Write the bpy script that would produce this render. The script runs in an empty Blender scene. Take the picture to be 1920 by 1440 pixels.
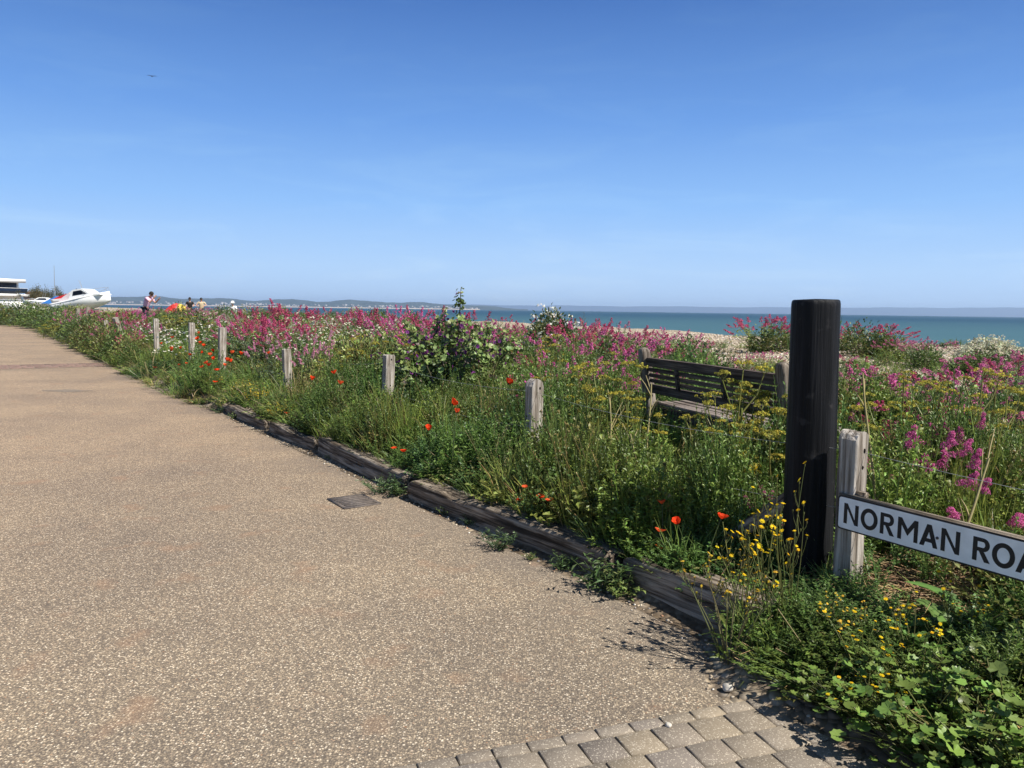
import bpy, bmesh, math, random
import numpy as np
from mathutils import Vector, Matrix, noise

# ------------------------------------------------------------------ camera, sky, sun
S = bpy.context.scene
COL = S.collection
R = math.radians
EYE, FPX, PITCH, ROLL = 1.45, 1442.0, math.atan(139 / 1442.0), 0.0137
cam_d = bpy.data.cameras.new('camera'); cam = bpy.data.objects.new('camera', cam_d); COL.objects.link(cam)
cam_d.sensor_width = 36; cam_d.lens = 36 * FPX / 1920; cam_d.clip_start = 0.05; cam_d.clip_end = 60000
cam.matrix_world = Matrix.Translation((0, 0, EYE)) @ Matrix.Rotation(math.pi / 2 - PITCH, 4, 'X') @ Matrix.Rotation(ROLL, 4, 'Z')
S.camera = cam
S.view_settings.view_transform = 'Standard'; S.view_settings.look = 'None'
S.view_settings.exposure = 0.7; S.view_settings.gamma = 1
S.render.engine = 'CYCLES'
S.cycles.max_bounces = 8; S.cycles.transparent_max_bounces = 8; S.cycles.volume_bounces = 0
S.cycles.use_denoising = True
SUN_EL, SUN_AZ = R(50), math.atan2(0.83, -0.55)          # azimuth clockwise from +Y
SUN_DIR = Vector((math.sin(SUN_AZ) * math.cos(SUN_EL), math.cos(SUN_AZ) * math.cos(SUN_EL), math.sin(SUN_EL)))
sl = bpy.data.lights.new('sun', 'SUN'); sl.energy = 4.9; sl.angle = R(0.53); sl.color = (1, 0.955, 0.88)
so = bpy.data.objects.new('sun', sl); COL.objects.link(so)
so.rotation_euler = SUN_DIR.to_track_quat('Z', 'Y').to_euler(); so.location = (6, -4, 9)
W = bpy.data.worlds.new('World'); S.world = W; W.use_nodes = True
wt = W.node_tree; wt.nodes.clear()
def nd(nt, typ, **kw):
    n = nt.nodes.new(typ)
    for k, v in kw.items():
        if k.startswith('i_'):
            key = k[2:]; key = int(key) if key.isdigit() else key.replace('_', ' ')
            sock = n.inputs[key]
            if hasattr(v, 'is_output'): nt.links.new(v, sock)
            else: sock.default_value = v
        else: setattr(n, k, v)
    return n
def mix(nt, fac, a, b, mode='MIX'):
    n = nt.nodes.new('ShaderNodeMix'); n.data_type = 'RGBA'; n.blend_type = mode
    for sock, v in ((n.inputs[0], fac), (n.inputs[6], a), (n.inputs[7], b)):
        if hasattr(v, 'is_output'): nt.links.new(v, sock)
        else: sock.default_value = (v if not isinstance(v, tuple) else (*v, 1)[:4])
    return n.outputs[2]
def math_n(nt, op, a, b=0.0, clamp=False):
    n = nt.nodes.new('ShaderNodeMath'); n.operation = op; n.use_clamp = clamp
    for sock, v in ((n.inputs[0], a), (n.inputs[1], b)):
        if hasattr(v, 'is_output'): nt.links.new(v, sock)
        else: sock.default_value = v
    return n.outputs[0]
def ramp(nt, fac, stops, interp='LINEAR'):
    n = nt.nodes.new('ShaderNodeValToRGB'); n.color_ramp.interpolation = interp
    e = n.color_ramp.elements
    while len(e) < len(stops): e.new(0.5)
    for el, (p, c) in zip(e, stops):
        el.position = p; el.color = (*c, 1) if isinstance(c, tuple) else (c, c, c, 1)
    nt.links.new(fac, n.inputs[0]); return n.outputs[0]
sky = nd(wt, 'ShaderNodeTexSky', sky_type='NISHITA', sun_disc=False, sun_elevation=SUN_EL, sun_rotation=SUN_AZ,
         altitude=0, air_density=1.0, dust_density=0.1, ozone_density=3.0)
tc = nd(wt, 'ShaderNodeTexCoord')
mp = nd(wt, 'ShaderNodeMapping', i_Vector=tc.outputs['Generated']); mp.inputs['Scale'].default_value = (3.0, 3.0, 16.0)
mp.inputs['Rotation'].default_value = (0, R(4), 0)
cn = nd(wt, 'ShaderNodeTexNoise', i_Vector=mp.outputs[0], i_Scale=1.6, i_Detail=7.0, i_Roughness=0.62, i_Distortion=0.6)
cm = ramp(wt, cn.outputs[0], [(0.50, 0.0), (0.80, 0.38)])
sx = nd(wt, 'ShaderNodeSeparateXYZ', i_Vector=tc.outputs['Generated'])
grad = ramp(wt, sx.outputs['Z'], [(0.0, (3.5, 5.0, 7.4)), (0.05, (3.4, 5.1, 7.6)), (0.13, (2.1, 4.0, 7.3)), (0.23, (1.1, 2.6, 6.0)), (0.36, (0.47, 1.36, 3.95)), (0.5, (0.42, 0.95, 2.1)), (0.9, (0.5, 0.75, 1.35))])
clear = mix(wt, 0.94, sky.outputs[0], grad)                 # the Nishita sky, cleared towards the deep blue of a clean sea sky
sk = mix(wt, cm, clear, mix(wt, 1.0, clear, (1.5, 1.28, 1.04), 'MULTIPLY'))
bg = nd(wt, 'ShaderNodeBackground', i_Color=sk, i_Strength=0.085)
wo = nd(wt, 'ShaderNodeOutputWorld', i_Surface=bg.outputs[0])

# ------------------------------------------------------------------ place: s runs along the kerb, t towards the sea
K0 = np.array((0.32, 4.23)); UX, UY, NX, NY = -0.568, 0.823, 0.823, 0.568
def P(s, t): return (K0[0] + UX * s + NX * t, K0[1] + UY * s + NY * t)
def ST(x, y):
    dx, dy = x - K0[0], y - K0[1]; return dx * UX + dy * UY, dx * NX + dy * NY
KERB_YAW = math.atan2(UY, UX)
def sm(a, lo, hi):
    q = np.clip((a - lo) / (hi - lo), 0, 1); return q * q * (3 - 2 * q)
def tedge(s): return -0.37 * sm(-np.asarray(s, float), 1.0, 1.5)
def hz(s, t):
    s = np.asarray(s, float); t = np.asarray(t, float); q = t - tedge(s)
    z = np.interp(q, [-0.5, 0, 0.14, 0.5, 1.5, 3, 6, 12, 22, 25, 45, 60, 90], [-0.02, 0.004, 0.09, 0.15, 0.25, 0.36, 0.5, 0.6, 0.7, 0.62, -1.6, -4, -6])
    z = z * (1 - 0.35 * sm(-s, 1.0, 1.7) * (1 - sm(q, 0.2, 1.2)))
    z = z + np.clip(s - 3, 0, 30) * 0.008 * sm(q, 0.2, 1.2) * (1 - sm(t, 30, 50))
    z = z - 0.28 * sm(t, 5, 13) * (1 - sm(s, 8, 16) * (1 - sm(t, 11, 17))) * (1 - sm(t, 30, 50))
    b = 0.05 * np.sin(0.9 * s + 1.3 * np.sin(t * 0.6)) + 0.05 * np.sin(0.8 * t - 0.5 * s + 1) + 0.03 * np.sin(2.3 * s + 1.9 * t)
    return z + b * sm(q, 1.5, 6) * (1 - sm(t, 40, 60))
def gz(x, y): s, t = ST(x, y); return float(hz(s, t))
RT = np.array((math.cos(ROLL), math.sin(ROLL) * math.sin(PITCH), math.sin(ROLL) * math.cos(PITCH)))
UP = np.array((-math.sin(ROLL), math.cos(ROLL) * math.sin(PITCH), math.cos(ROLL) * math.cos(PITCH)))
FW = np.array((0, math.cos(PITCH), -math.sin(PITCH)))
def proj(x, y, z):
    q = np.array((x, y, z - EYE)); d = q @ FW; return 960 + FPX * (q @ RT) / d, 720 - FPX * (q @ UP) / d
def bear(px, Y):                                         # a bearing (measured on the photo) and a distance give a spot on the ground
    d = FW * FPX + RT * (px - 960) + UP * (720 - 580); return d[0] * Y / d[1], Y

# ------------------------------------------------------------------ object helpers
def tag(o, label=None, cat=None, group=None, kind=None):
    if label: o['label'] = label
    if cat: o['category'] = cat
    if group: o['group'] = group
    if kind: o['kind'] = kind
    return o
def link(name, me, mats, parent=None):
    o = bpy.data.objects.new(name, me); COL.objects.link(o)
    for m in (mats if isinstance(mats, (list, tuple)) else [mats]):
        if m and m.name not in [x.name for x in me.materials if x]: me.materials.append(m)
    if parent: o.parent = parent
    return o
def empty(name, loc=(0, 0, 0), rz=0.0):
    o = bpy.data.objects.new(name, None); COL.objects.link(o); o.location = loc; o.rotation_euler = (0, 0, rz)
    o.empty_display_size = 0.2; return o
def copy_tree(o, parent=None):
    c = o.copy(); COL.objects.link(c); c.parent = parent
    for ch in list(o.children): copy_tree(ch, c)
    return c
class PB:
    """collects vertices, quads, triangles and one colour per vertex"""
    def __init__(self): self.V, self.Q, self.T, self.C, self.n = [], [], [], [], 0
    def add(self, V, Q=None, T=None, C=(0.5, 0.5, 0.5)):
        V = np.asarray(V, np.float32).reshape(-1, 3); C = np.asarray(C, np.float32)
        if C.ndim == 1: C = np.tile(C, (len(V), 1))
        self.V.append(V); self.C.append(C.reshape(-1, 3))
        if Q is not None and len(Q): self.Q.append(np.asarray(Q, np.int64).reshape(-1, 4) + self.n)
        if T is not None and len(T): self.T.append(np.asarray(T, np.int64).reshape(-1, 3) + self.n)
        self.n += len(V)
    def arrays(self):
        V = np.concatenate(self.V) if self.V else np.zeros((0, 3), np.float32)
        C = np.concatenate(self.C) if self.C else np.zeros((0, 3), np.float32)
        Q = np.concatenate(self.Q) if self.Q else np.zeros((0, 4), np.int64)
        T = np.concatenate(self.T) if self.T else np.zeros((0, 3), np.int64)
        return V, Q, T, C
    def mesh(self, name, smooth=False): return mesh_np(name, *self.arrays(), smooth=smooth)
    def build(self, name, mat, parent=None, smooth=False): return link(name, self.mesh(name, smooth), mat, parent)
    def leaves(self, b, d, L, Wd, C, rng, fold=0.25, droop=0.15):
        b = np.asarray(b); N = len(b)
        if N == 0: return
        d = d / np.linalg.norm(d, axis=1, keepdims=True)
        up = np.tile(np.array((0, 0, 1.0)), (N, 1)) + rng.normal(0, 0.45, (N, 3))
        side = np.cross(d, up); side /= np.linalg.norm(side, axis=1, keepdims=True) + 1e-6
        nr = np.cross(side, d); L = np.broadcast_to(L, N)[:, None]; Wd = np.broadcast_to(Wd, N)[:, None]
        m = b + d * L * 0.45 + nr * Wd * fold
        tip = b + d * L - np.array((0, 0, 1.0)) * L * droop
        V = np.stack([b, m + side * Wd * 0.5, tip, m - side * Wd * 0.5, b + d * L * 0.45], 1)
        k = np.arange(N)[:, None] * 5
        T = np.concatenate([k + np.array((0, 1, 4)), k + np.array((1, 2, 4)), k + np.array((0, 4, 3)), k + np.array((4, 2, 3))])
        C = np.broadcast_to(np.asarray(C), (N, 3))
        self.add(V.reshape(-1, 3), None, T, np.repeat(C, 5, 0))
    def ribbons(self, path, wid, C, ang):
        N, K, _ = path.shape; sd = np.stack([np.cos(ang), np.sin(ang), np.zeros(N)], 1)[:, None, :] * (wid[:, :, None] * 0.5)
        V = np.stack([path - sd, path + sd], 2)
        k = np.arange(N)[:, None, None] * (2 * K) + np.arange(K - 1)[None, :, None] * 2
        Q = (k + np.array((0, 1, 3, 2))).reshape(-1, 4)
        C = np.asarray(C)
        C = np.repeat(np.broadcast_to(C, (N, 3)), 2 * K, 0) if C.ndim < 3 else np.repeat(C.reshape(-1, 3), 2, 0)
        self.add(V.reshape(-1, 3), Q, None, C)
    def tubes(self, path, rad, C, sides=4):
        N, K, _ = path.shape
        ax = path[:, -1] - path[:, 0]; ax /= np.linalg.norm(ax, axis=1, keepdims=True) + 1e-9
        ref = np.where(np.abs(ax[:, 2:3]) > 0.9, np.array((1.0, 0, 0)), np.array((0, 0, 1.0)))
        a = np.cross(ax, ref); a /= np.linalg.norm(a, axis=1, keepdims=True) + 1e-9; b = np.cross(ax, a)
        th = np.arange(sides) * 2 * math.pi / sides
        ring = a[:, None, None, :] * np.cos(th)[None, None, :, None] + b[:, None, None, :] * np.sin(th)[None, None, :, None]
        V = path[:, :, None, :] + ring * np.broadcast_to(rad, (N, K))[:, :, None, None]
        k = np.arange(N)[:, None, None, None] * (K * sides) + np.arange(K - 1)[None, :, None, None] * sides
        j = np.arange(sides)[None, None, :, None]; j2 = (j + 1) % sides
        Q = np.concatenate([k + j, k + j2, k + sides + j2, k + sides + j], 3).reshape(-1, 4)
        self.add(V.reshape(-1, 3), Q, None, np.repeat(np.broadcast_to(np.asarray(C), (N, 3)), K * sides, 0))
    def quads(self, c, n, r, C, rng):
        """small square florets facing n"""
        N = len(c); n = n / (np.linalg.norm(n, axis=1, keepdims=True) + 1e-9)
        a = np.cross(n, rng.normal(0, 1, (N, 3))); a /= np.linalg.norm(a, axis=1, keepdims=True) + 1e-9
        b = np.cross(n, a); r = np.broadcast_to(r, N)[:, None]
        V = np.stack([c - a * r, c - b * r * 0.8, c + a * r, c + b * r * 0.8], 1)
        self.add(V.reshape(-1, 3), np.arange(4 * N).reshape(-1, 4), None, np.repeat(np.broadcast_to(np.asarray(C), (N, 3)), 4, 0))
    def discs(self, c, n, r, C, rng, k=8, cup=0.0, inner=0.75, Cc=None):
        """scalloped flower discs, raised centre"""
        N = len(c); n = n / (np.linalg.norm(n, axis=1, keepdims=True) + 1e-9)
        a = np.cross(n, rng.normal(0, 1, (N, 3))); a /= np.linalg.norm(a, axis=1, keepdims=True) + 1e-9
        b = np.cross(n, a); th = np.arange(2 * k) * math.pi / k
        rr = np.where(np.arange(2 * k) % 2 == 0, 1.0, inner) * np.ones((N, 1)) * np.broadcast_to(r, N)[:, None]
        rr = rr * rng.uniform(0.85, 1.1, rr.shape)
        ringv = c[:, None] + (a[:, None] * np.cos(th)[None, :, None] + b[:, None] * np.sin(th)[None, :, None]) * rr[:, :, None] + n[:, None] * rr[:, :, None] * cup
        V = np.concatenate([c[:, None], ringv], 1); m = 2 * k + 1
        kk = np.arange(N)[:, None, None] * m; j = np.arange(2 * k)[None, :, None]
        T = np.concatenate([kk + 0 * j, kk + 1 + j, kk + 1 + (j + 1) % (2 * k)], 2).reshape(-1, 3)
        Cv = np.repeat(np.broadcast_to(np.asarray(C, float), (N, 3))[:, None], m, 1).copy()
        if Cc is not None: Cv[:, 0] = Cc
        self.add(V.reshape(-1, 3), None, T, Cv.reshape(-1, 3))
    def box(self, c, s, C=(0.5, 0.5, 0.5), M=None):
        x, y, z = np.array(s) / 2.0
        V = np.array([(-x, -y, -z), (x, -y, -z), (x, y, -z), (-x, y, -z), (-x, -y, z), (x, -y, z), (x, y, z), (-x, y, z)])
        if M is not None: V = V @ np.array(M.to_3x3()).T
        self.add(V + np.array(c), [(0, 3, 2, 1), (4, 5, 6, 7), (0, 1, 5, 4), (1, 2, 6, 5), (2, 3, 7, 6), (3, 0, 4, 7)], None, C)
def mesh_np(name, V, Q, T, C=None, smooth=False):
    me = bpy.data.meshes.new(name); nq, ntr = len(Q), len(T)
    me.vertices.add(len(V)); me.vertices.foreach_set('co', np.ascontiguousarray(V, np.float32).ravel())
    loops = np.concatenate([Q.ravel(), T.ravel()]).astype(np.int32)
    me.loops.add(len(loops)); me.loops.foreach_set('vertex_index', loops)
    st = np.concatenate([np.arange(nq) * 4, nq * 4 + np.arange(ntr) * 3]).astype(np.int32)
    me.polygons.add(nq + ntr); me.polygons.foreach_set('loop_start', st)
    if smooth: me.polygons.foreach_set('use_smooth', np.ones(nq + ntr, bool))
    if C is not None:
        at = me.color_attributes.new('Col', 'FLOAT_COLOR', 'POINT')
        at.data.foreach_set('color', np.concatenate([C, np.ones((len(C), 1))], 1).astype(np.float32).ravel())
    me.update(calc_edges=True); me.validate(); return me
def replicate(protos, idx, pos, scale, rot, tint, lean=None):
    out = PB()
    for p in range(len(protos)):
        m = np.nonzero(idx == p)[0]
        if not len(m): continue
        V, Q, T, C = protos[p]; c, s_ = np.cos(rot[m])[:, None], np.sin(rot[m])[:, None]; n = len(V)
        sc = scale[m]; sx = sc[:, 0:1]; szz = sc[:, 1:2]
        X = (V[None, :, 0] * c - V[None, :, 1] * s_) * sx; Y = (V[None, :, 0] * s_ + V[None, :, 1] * c) * sx; Z = V[None, :, 2] * szz
        VV = np.stack([X, Y, Z], 2) + pos[m][:, None, :]
        o = (np.arange(len(m)) * n)[:, None, None]
        out.add(VV.reshape(-1, 3), (Q[None] + o).reshape(-1, 4), (T[None] + o).reshape(-1, 3), (C[None] * tint[m][:, None, :]).reshape(-1, 3))
    return out

# ------------------------------------------------------------------ materials
MATS = {}
def newmat(name):
    m = bpy.data.materials.new(name); m.use_nodes = True; nt = m.node_tree; nt.nodes.clear(); MATS[name] = m; return m, nt
def out(nt, sh): nd(nt, 'ShaderNodeOutputMaterial', i_Surface=sh)
def plain(name, col, rough=0.6, spec=0.3, metal=0.0, var=0.12, scale=6.0, bump=0.0):
    m, nt = newmat(name); tc = nd(nt, 'ShaderNodeTexCoord')
    n = nd(nt, 'ShaderNodeTexNoise', i_Vector=tc.outputs['Object'], i_Scale=scale, i_Detail=6.0)
    c = mix(nt, ramp(nt, n.outputs[0], [(0.3, 0.0), (0.7, 1.0)]), tuple(v * (1 - var) for v in col), tuple(min(1, v * (1 + var)) for v in col))
    b = nd(nt, 'ShaderNodeBsdfPrincipled', i_Base_Color=c, i_Roughness=rough, i_Metallic=metal); b.inputs['Specular IOR Level'].default_value = spec
    if bump:
        bn = nd(nt, 'ShaderNodeBump', i_Height=n.outputs[0], i_Strength=bump, i_Distance=0.02); nt.links.new(bn.outputs[0], b.inputs['Normal'])
    out(nt, b.outputs[0]); return m
def leafy(name, trans=0.32, rough=0.5, spec=0.3, var=0.18):
    m, nt = newmat(name); a = nd(nt, 'ShaderNodeAttribute', attribute_name='Col'); oi = nd(nt, 'ShaderNodeObjectInfo')
    v = math_n(nt, 'ADD', math_n(nt, 'MULTIPLY', oi.outputs['Random'], 2 * var), 1 - var)
    h = nd(nt, 'ShaderNodeHueSaturation', i_Color=a.outputs['Color'], i_Value=v, i_Saturation=1.0)
    b = nd(nt, 'ShaderNodeBsdfPrincipled', i_Base_Color=h.outputs[0], i_Roughness=rough); b.inputs['Specular IOR Level'].default_value = spec
    t = nd(nt, 'ShaderNodeBsdfTranslucent', i_Color=h.outputs[0])
    x = nd(nt, 'ShaderNodeMixShader', i_0=trans, i_1=b.outputs[0], i_2=t.outputs[0]); out(nt, x.outputs[0]); return m
M_LEAF = leafy('green_leaf', 0.30, 0.42, 0.4); M_PETAL = leafy('petal', 0.38, 0.7, 0.15, 0.15)
M_DRY = leafy('dry_stalk', 0.1, 0.8, 0.1, 0.1)

def road_mat():
    m, nt = newmat('exposed_aggregate'); tc = nd(nt, 'ShaderNodeTexCoord'); o = tc.outputs['Object']
    big = nd(nt, 'ShaderNodeTexNoise', i_Vector=o, i_Scale=0.55, i_Detail=6.0, i_Roughness=0.6)
    wob = nd(nt, 'ShaderNodeTexNoise', i_Vector=o, i_Scale=60.0, i_Detail=2.0)
    oo = nd(nt, 'ShaderNodeVectorMath', operation='MULTIPLY_ADD'); nt.links.new(wob.outputs['Color'], oo.inputs[0])
    oo.inputs[1].default_value = (0.008, 0.008, 0); nt.links.new(o, oo.inputs[2])
    v1 = nd(nt, 'ShaderNodeTexVoronoi', i_Vector=oo.outputs[0], i_Scale=126.0, i_Randomness=1.0)
    sep = nd(nt, 'ShaderNodeSeparateColor', i_Color=v1.outputs['Color'])
    stone = ramp(nt, sep.outputs[0], [(0.0, (0.13, 0.107, 0.083)), (0.32, (0.20, 0.165, 0.125)), (0.55, (0.29, 0.235, 0.165)), (0.72, (0.38, 0.305, 0.21)), (0.84, (0.60, 0.51, 0.37)), (0.93, (0.70, 0.63, 0.50)), (1.0, (0.26, 0.14, 0.075))])
    edge = ramp(nt, v1.outputs['Distance'], [(0.30, 0.0), (0.62, 1.0)])
    c = mix(nt, edge, stone, (0.118, 0.098, 0.076))
    v2 = nd(nt, 'ShaderNodeTexVoronoi', i_Vector=oo.outputs[0], i_Scale=230.0)
    s2 = nd(nt, 'ShaderNodeSeparateColor', i_Color=v2.outputs['Color'])
    c = mix(nt, math_n(nt, 'MULTIPLY', ramp(nt, s2.outputs[1], [(0.6, 0.0), (0.75, 1.0)]), 0.35), c, (0.40, 0.32, 0.22))
    c = mix(nt, ramp(nt, big.outputs[0], [(0.38, 0.0), (0.66, 0.85)]), c, mix(nt, 1.0, c, (0.70, 0.71, 0.76), 'MULTIPLY'))
    # bare, less worn binder along the kerb and at the paving: a strip with its own (greyer) colour
    st = nd(nt, 'ShaderNodeVectorMath', operation='DOT_PRODUCT'); nt.links.new(o, st.inputs[0]); st.inputs[1].default_value = (NX, NY, 0)
    tt = math_n(nt, 'SUBTRACT', st.outputs['Value'], float(K0[0] * NX + K0[1] * NY))
    su = nd(nt, 'ShaderNodeVectorMath', operation='DOT_PRODUCT'); nt.links.new(o, su.inputs[0]); su.inputs[1].default_value = (UX, UY, 0)
    tn = math_n(nt, 'ADD', tt, math_n(nt, 'MULTIPLY', math_n(nt, 'SUBTRACT', big.outputs[0], 0.5), 1.2))
    kn = ramp(nt, math_n(nt, 'MULTIPLY_ADD', tn, 0.8), [(0.0, 0.0), (1.0, 1.0)])
    kk = nt.nodes.new('ShaderNodeMapRange'); nt.links.new(tn, kk.inputs[0])
    kk.inputs[1].default_value = -0.55; kk.inputs[2].default_value = 0.05; kk.inputs[3].default_value = 0; kk.inputs[4].default_value = 0.6
    c = mix(nt, kk.outputs[0], c, (0.125, 0.112, 0.10))
    # colour turns warmer and paler along the road, away from the paving
    wr = nt.nodes.new('ShaderNodeMapRange'); nt.links.new(su.outputs['Value'], wr.inputs[0])
    wr.inputs[1].default_value = 0.5; wr.inputs[2].default_value = 9.0; wr.inputs[3].default_value = 0.0; wr.inputs[4].default_value = 1.0
    c = mix(nt, wr.outputs[0], c, mix(nt, 1.0, c, (1.28, 1.15, 1.05), 'MULTIPLY'))
    rs = nd(nt, 'ShaderNodeTexNoise', i_Vector=o, i_Scale=3.2, i_Detail=3.0)
    c = mix(nt, ramp(nt, rs.outputs[0], [(0.60, 0.0), (0.72, 0.40)]), c, (0.26, 0.155, 0.095))
    c = mix(nt, 1.0, c, (1.06, 1.055, 1.035), 'MULTIPLY')
    b = nd(nt, 'ShaderNodeBsdfPrincipled', i_Base_Color=c, i_Roughness=0.75); b.inputs['Specular IOR Level'].default_value = 0.25
    bn = nd(nt, 'ShaderNodeBump', i_Height=v1.outputs['Distance'], i_Strength=0.5, i_Distance=0.004, invert=True)
    nt.links.new(bn.outputs[0], b.inputs['Normal']); out(nt, b.outputs[0]); return m
M_ROAD = road_mat()
def paver_mat():
    m, nt = newmat('block_paver'); tc = nd(nt, 'ShaderNodeTexCoord'); o = tc.outputs['Object']
    a = nd(nt, 'ShaderNodeAttribute', attribute_name='Col')
    n = nd(nt, 'ShaderNodeTexNoise', i_Vector=o, i_Scale=9.0, i_Detail=8.0, i_Roughness=0.7)
    v = nd(nt, 'ShaderNodeTexVoronoi', i_Vector=o, i_Scale=260.0); sp = nd(nt, 'ShaderNodeSeparateColor', i_Color=v.outputs['Color'])
    c = mix(nt, ramp(nt, sp.outputs[0], [(0.0, 0.35), (0.5, 0.0)]), a.outputs['Color'], mix(nt, 1.0, a.outputs['Color'], (0.55, 0.55, 0.55), 'MULTIPLY'))
    c = mix(nt, ramp(nt, sp.outputs[1], [(0.88, 0.0), (0.92, 0.7)]), c, (0.5, 0.44, 0.35))
    c = mix(nt, ramp(nt, n.outputs[0], [(0.4, 0.0), (0.7, 0.6)]), c, mix(nt, 1.0, c, (0.75, 0.73, 0.70), 'MULTIPLY'))
    b = nd(nt, 'ShaderNodeBsdfPrincipled', i_Base_Color=c, i_Roughness=0.85); b.inputs['Specular IOR Level'].default_value = 0.2
    bn = nd(nt, 'ShaderNodeBump', i_Height=v.outputs['Distance'], i_Strength=0.35, i_Distance=0.003); nt.links.new(bn.outputs[0], b.inputs['Normal'])
    out(nt, b.outputs[0]); return m
M_PAVER = paver_mat()
def wood(name, dark, lite, scale=(1.5, 38, 38), crack=0.5):
    m, nt = newmat(name); tc = nd(nt, 'ShaderNodeTexCoord')
    mp = nd(nt, 'ShaderNodeMapping', i_Vector=tc.outputs['Object']); mp.inputs['Scale'].default_value = scale
    n = nd(nt, 'ShaderNodeTexNoise', i_Vector=mp.outputs[0], i_Scale=1.0, i_Detail=9.0, i_Roughness=0.65, i_Distortion=0.4)
    n2 = nd(nt, 'ShaderNodeTexNoise', i_Vector=tc.outputs['Object'], i_Scale=3.5, i_Detail=5.0)
    c = ramp(nt, n.outputs[0], [(0.33, tuple(v * 0.35 for v in dark)), (0.44, dark), (0.62, lite)])
    c = mix(nt, ramp(nt, n2.outputs[0], [(0.45, 0.0), (0.72, 0.7)]), c, mix(nt, 1.0, c, (0.55, 0.5, 0.44), 'MULTIPLY'))
    b = nd(nt, 'ShaderNodeBsdfPrincipled', i_Base_Color=c, i_Roughness=0.85); b.inputs['Specular IOR Level'].default_value = 0.15
    bn = nd(nt, 'ShaderNodeBump', i_Height=n.outputs[0], i_Strength=crack, i_Distance=0.02); nt.links.new(bn.outputs[0], b.inputs['Normal'])
    out(nt, b.outputs[0]); return m
M_SLEEPER = wood('weathered_sleeper', (0.085, 0.066, 0.049), (0.36, 0.305, 0.24), crack=0.9)
M_POST = wood('silvered_oak', (0.19, 0.16, 0.13), (0.52, 0.475, 0.42), (38, 38, 1.6), 0.6)
M_BENCH = wood('dark_teak', (0.055, 0.042, 0.036), (0.15, 0.12, 0.10), (1.5, 38, 38), 0.3)
M_SEAT = wood('pale_teak', (0.16, 0.13, 0.11), (0.34, 0.29, 0.26), (1.5, 38, 38), 0.3)  # seat slats in a paler teak than the back
M_BLEG = wood('worn_leg', (0.13, 0.105, 0.085), (0.30, 0.26, 0.215), (38, 38, 1.6), 0.3)
def tar_mat():
    m, nt = newmat('black_painted_timber'); tc = nd(nt, 'ShaderNodeTexCoord')
    mp = nd(nt, 'ShaderNodeMapping', i_Vector=tc.outputs['Object']); mp.inputs['Scale'].default_value = (26, 26, 1.1)
    n = nd(nt, 'ShaderNodeTexNoise', i_Vector=mp.outputs[0], i_Scale=1.0, i_Detail=8.0, i_Roughness=0.6)
    n2 = nd(nt, 'ShaderNodeTexNoise', i_Vector=tc.outputs['Object'], i_Scale=14.0, i_Detail=5.0)
    c = ramp(nt, n.outputs[0], [(0.36, (0.0018, 0.002, 0.0024)), (0.48, (0.006, 0.0063, 0.0075)), (0.62, (0.014, 0.0142, 0.016))])
    c = mix(nt, ramp(nt, n2.outputs[0], [(0.63, 0.0), (0.72, 0.5)]), c, (0.045, 0.042, 0.042))
    b = nd(nt, 'ShaderNodeBsdfPrincipled', i_Base_Color=c, i_Roughness=0.55); b.inputs['Specular IOR Level'].default_value = 0.16
    bn = nd(nt, 'ShaderNodeBump', i_Height=n.outputs[0], i_Strength=0.7, i_Distance=0.02); nt.links.new(bn.outputs[0], b.inputs['Normal'])
    out(nt, b.outputs[0]); return m
M_TAR = tar_mat()
def shingle_mat():
    m, nt = newmat('shingle'); tc = nd(nt, 'ShaderNodeTexCoord'); o = tc.outputs['Object']
    v = nd(nt, 'ShaderNodeTexVoronoi', i_Vector=o, i_Scale=24.0); sp = nd(nt, 'ShaderNodeSeparateColor', i_Color=v.outputs['Color'])
    c = ramp(nt, sp.outputs[0], [(0.0, (0.24, 0.195, 0.15)), (0.35, (0.42, 0.335, 0.24)), (0.6, (0.56, 0.46, 0.33)), (0.85, (0.68, 0.59, 0.46)), (1.0, (0.30, 0.28, 0.27))])
    c = mix(nt, ramp(nt, v.outputs['Distance'], [(0.45, 0.0), (0.75, 1.0)]), c, (0.16, 0.13, 0.10))
    big = nd(nt, 'ShaderNodeTexNoise', i_Vector=o, i_Scale=0.7, i_Detail=5.0)
    c = mix(nt, ramp(nt, big.outputs[0], [(0.5, 0.0), (0.66, 0.6)]), c, mix(nt, 1.0, c, (0.62, 0.60, 0.52), 'MULTIPLY'))
    a = nd(nt, 'ShaderNodeAttribute', attribute_name='Col')
    sn = nd(nt, 'ShaderNodeTexNoise', i_Vector=o, i_Scale=14.0, i_Detail=8.0)
    soil = mix(nt, sn.outputs[0], (0.05, 0.036, 0.024), (0.17, 0.125, 0.08))
    spc = nd(nt, 'ShaderNodeSeparateColor', i_Color=a.outputs['Color'])
    c = mix(nt, spc.outputs[0], c, soil)
    b = nd(nt, 'ShaderNodeBsdfPrincipled', i_Base_Color=c, i_Roughness=0.85); b.inputs['Specular IOR Level'].default_value = 0.2
    bn = nd(nt, 'ShaderNodeBump', i_Height=v.outputs['Distance'], i_Strength=0.9, i_Distance=0.03, invert=True); nt.links.new(bn.outputs[0], b.inputs['Normal'])
    out(nt, b.outputs[0]); return m
M_SHINGLE = shingle_mat()
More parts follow.
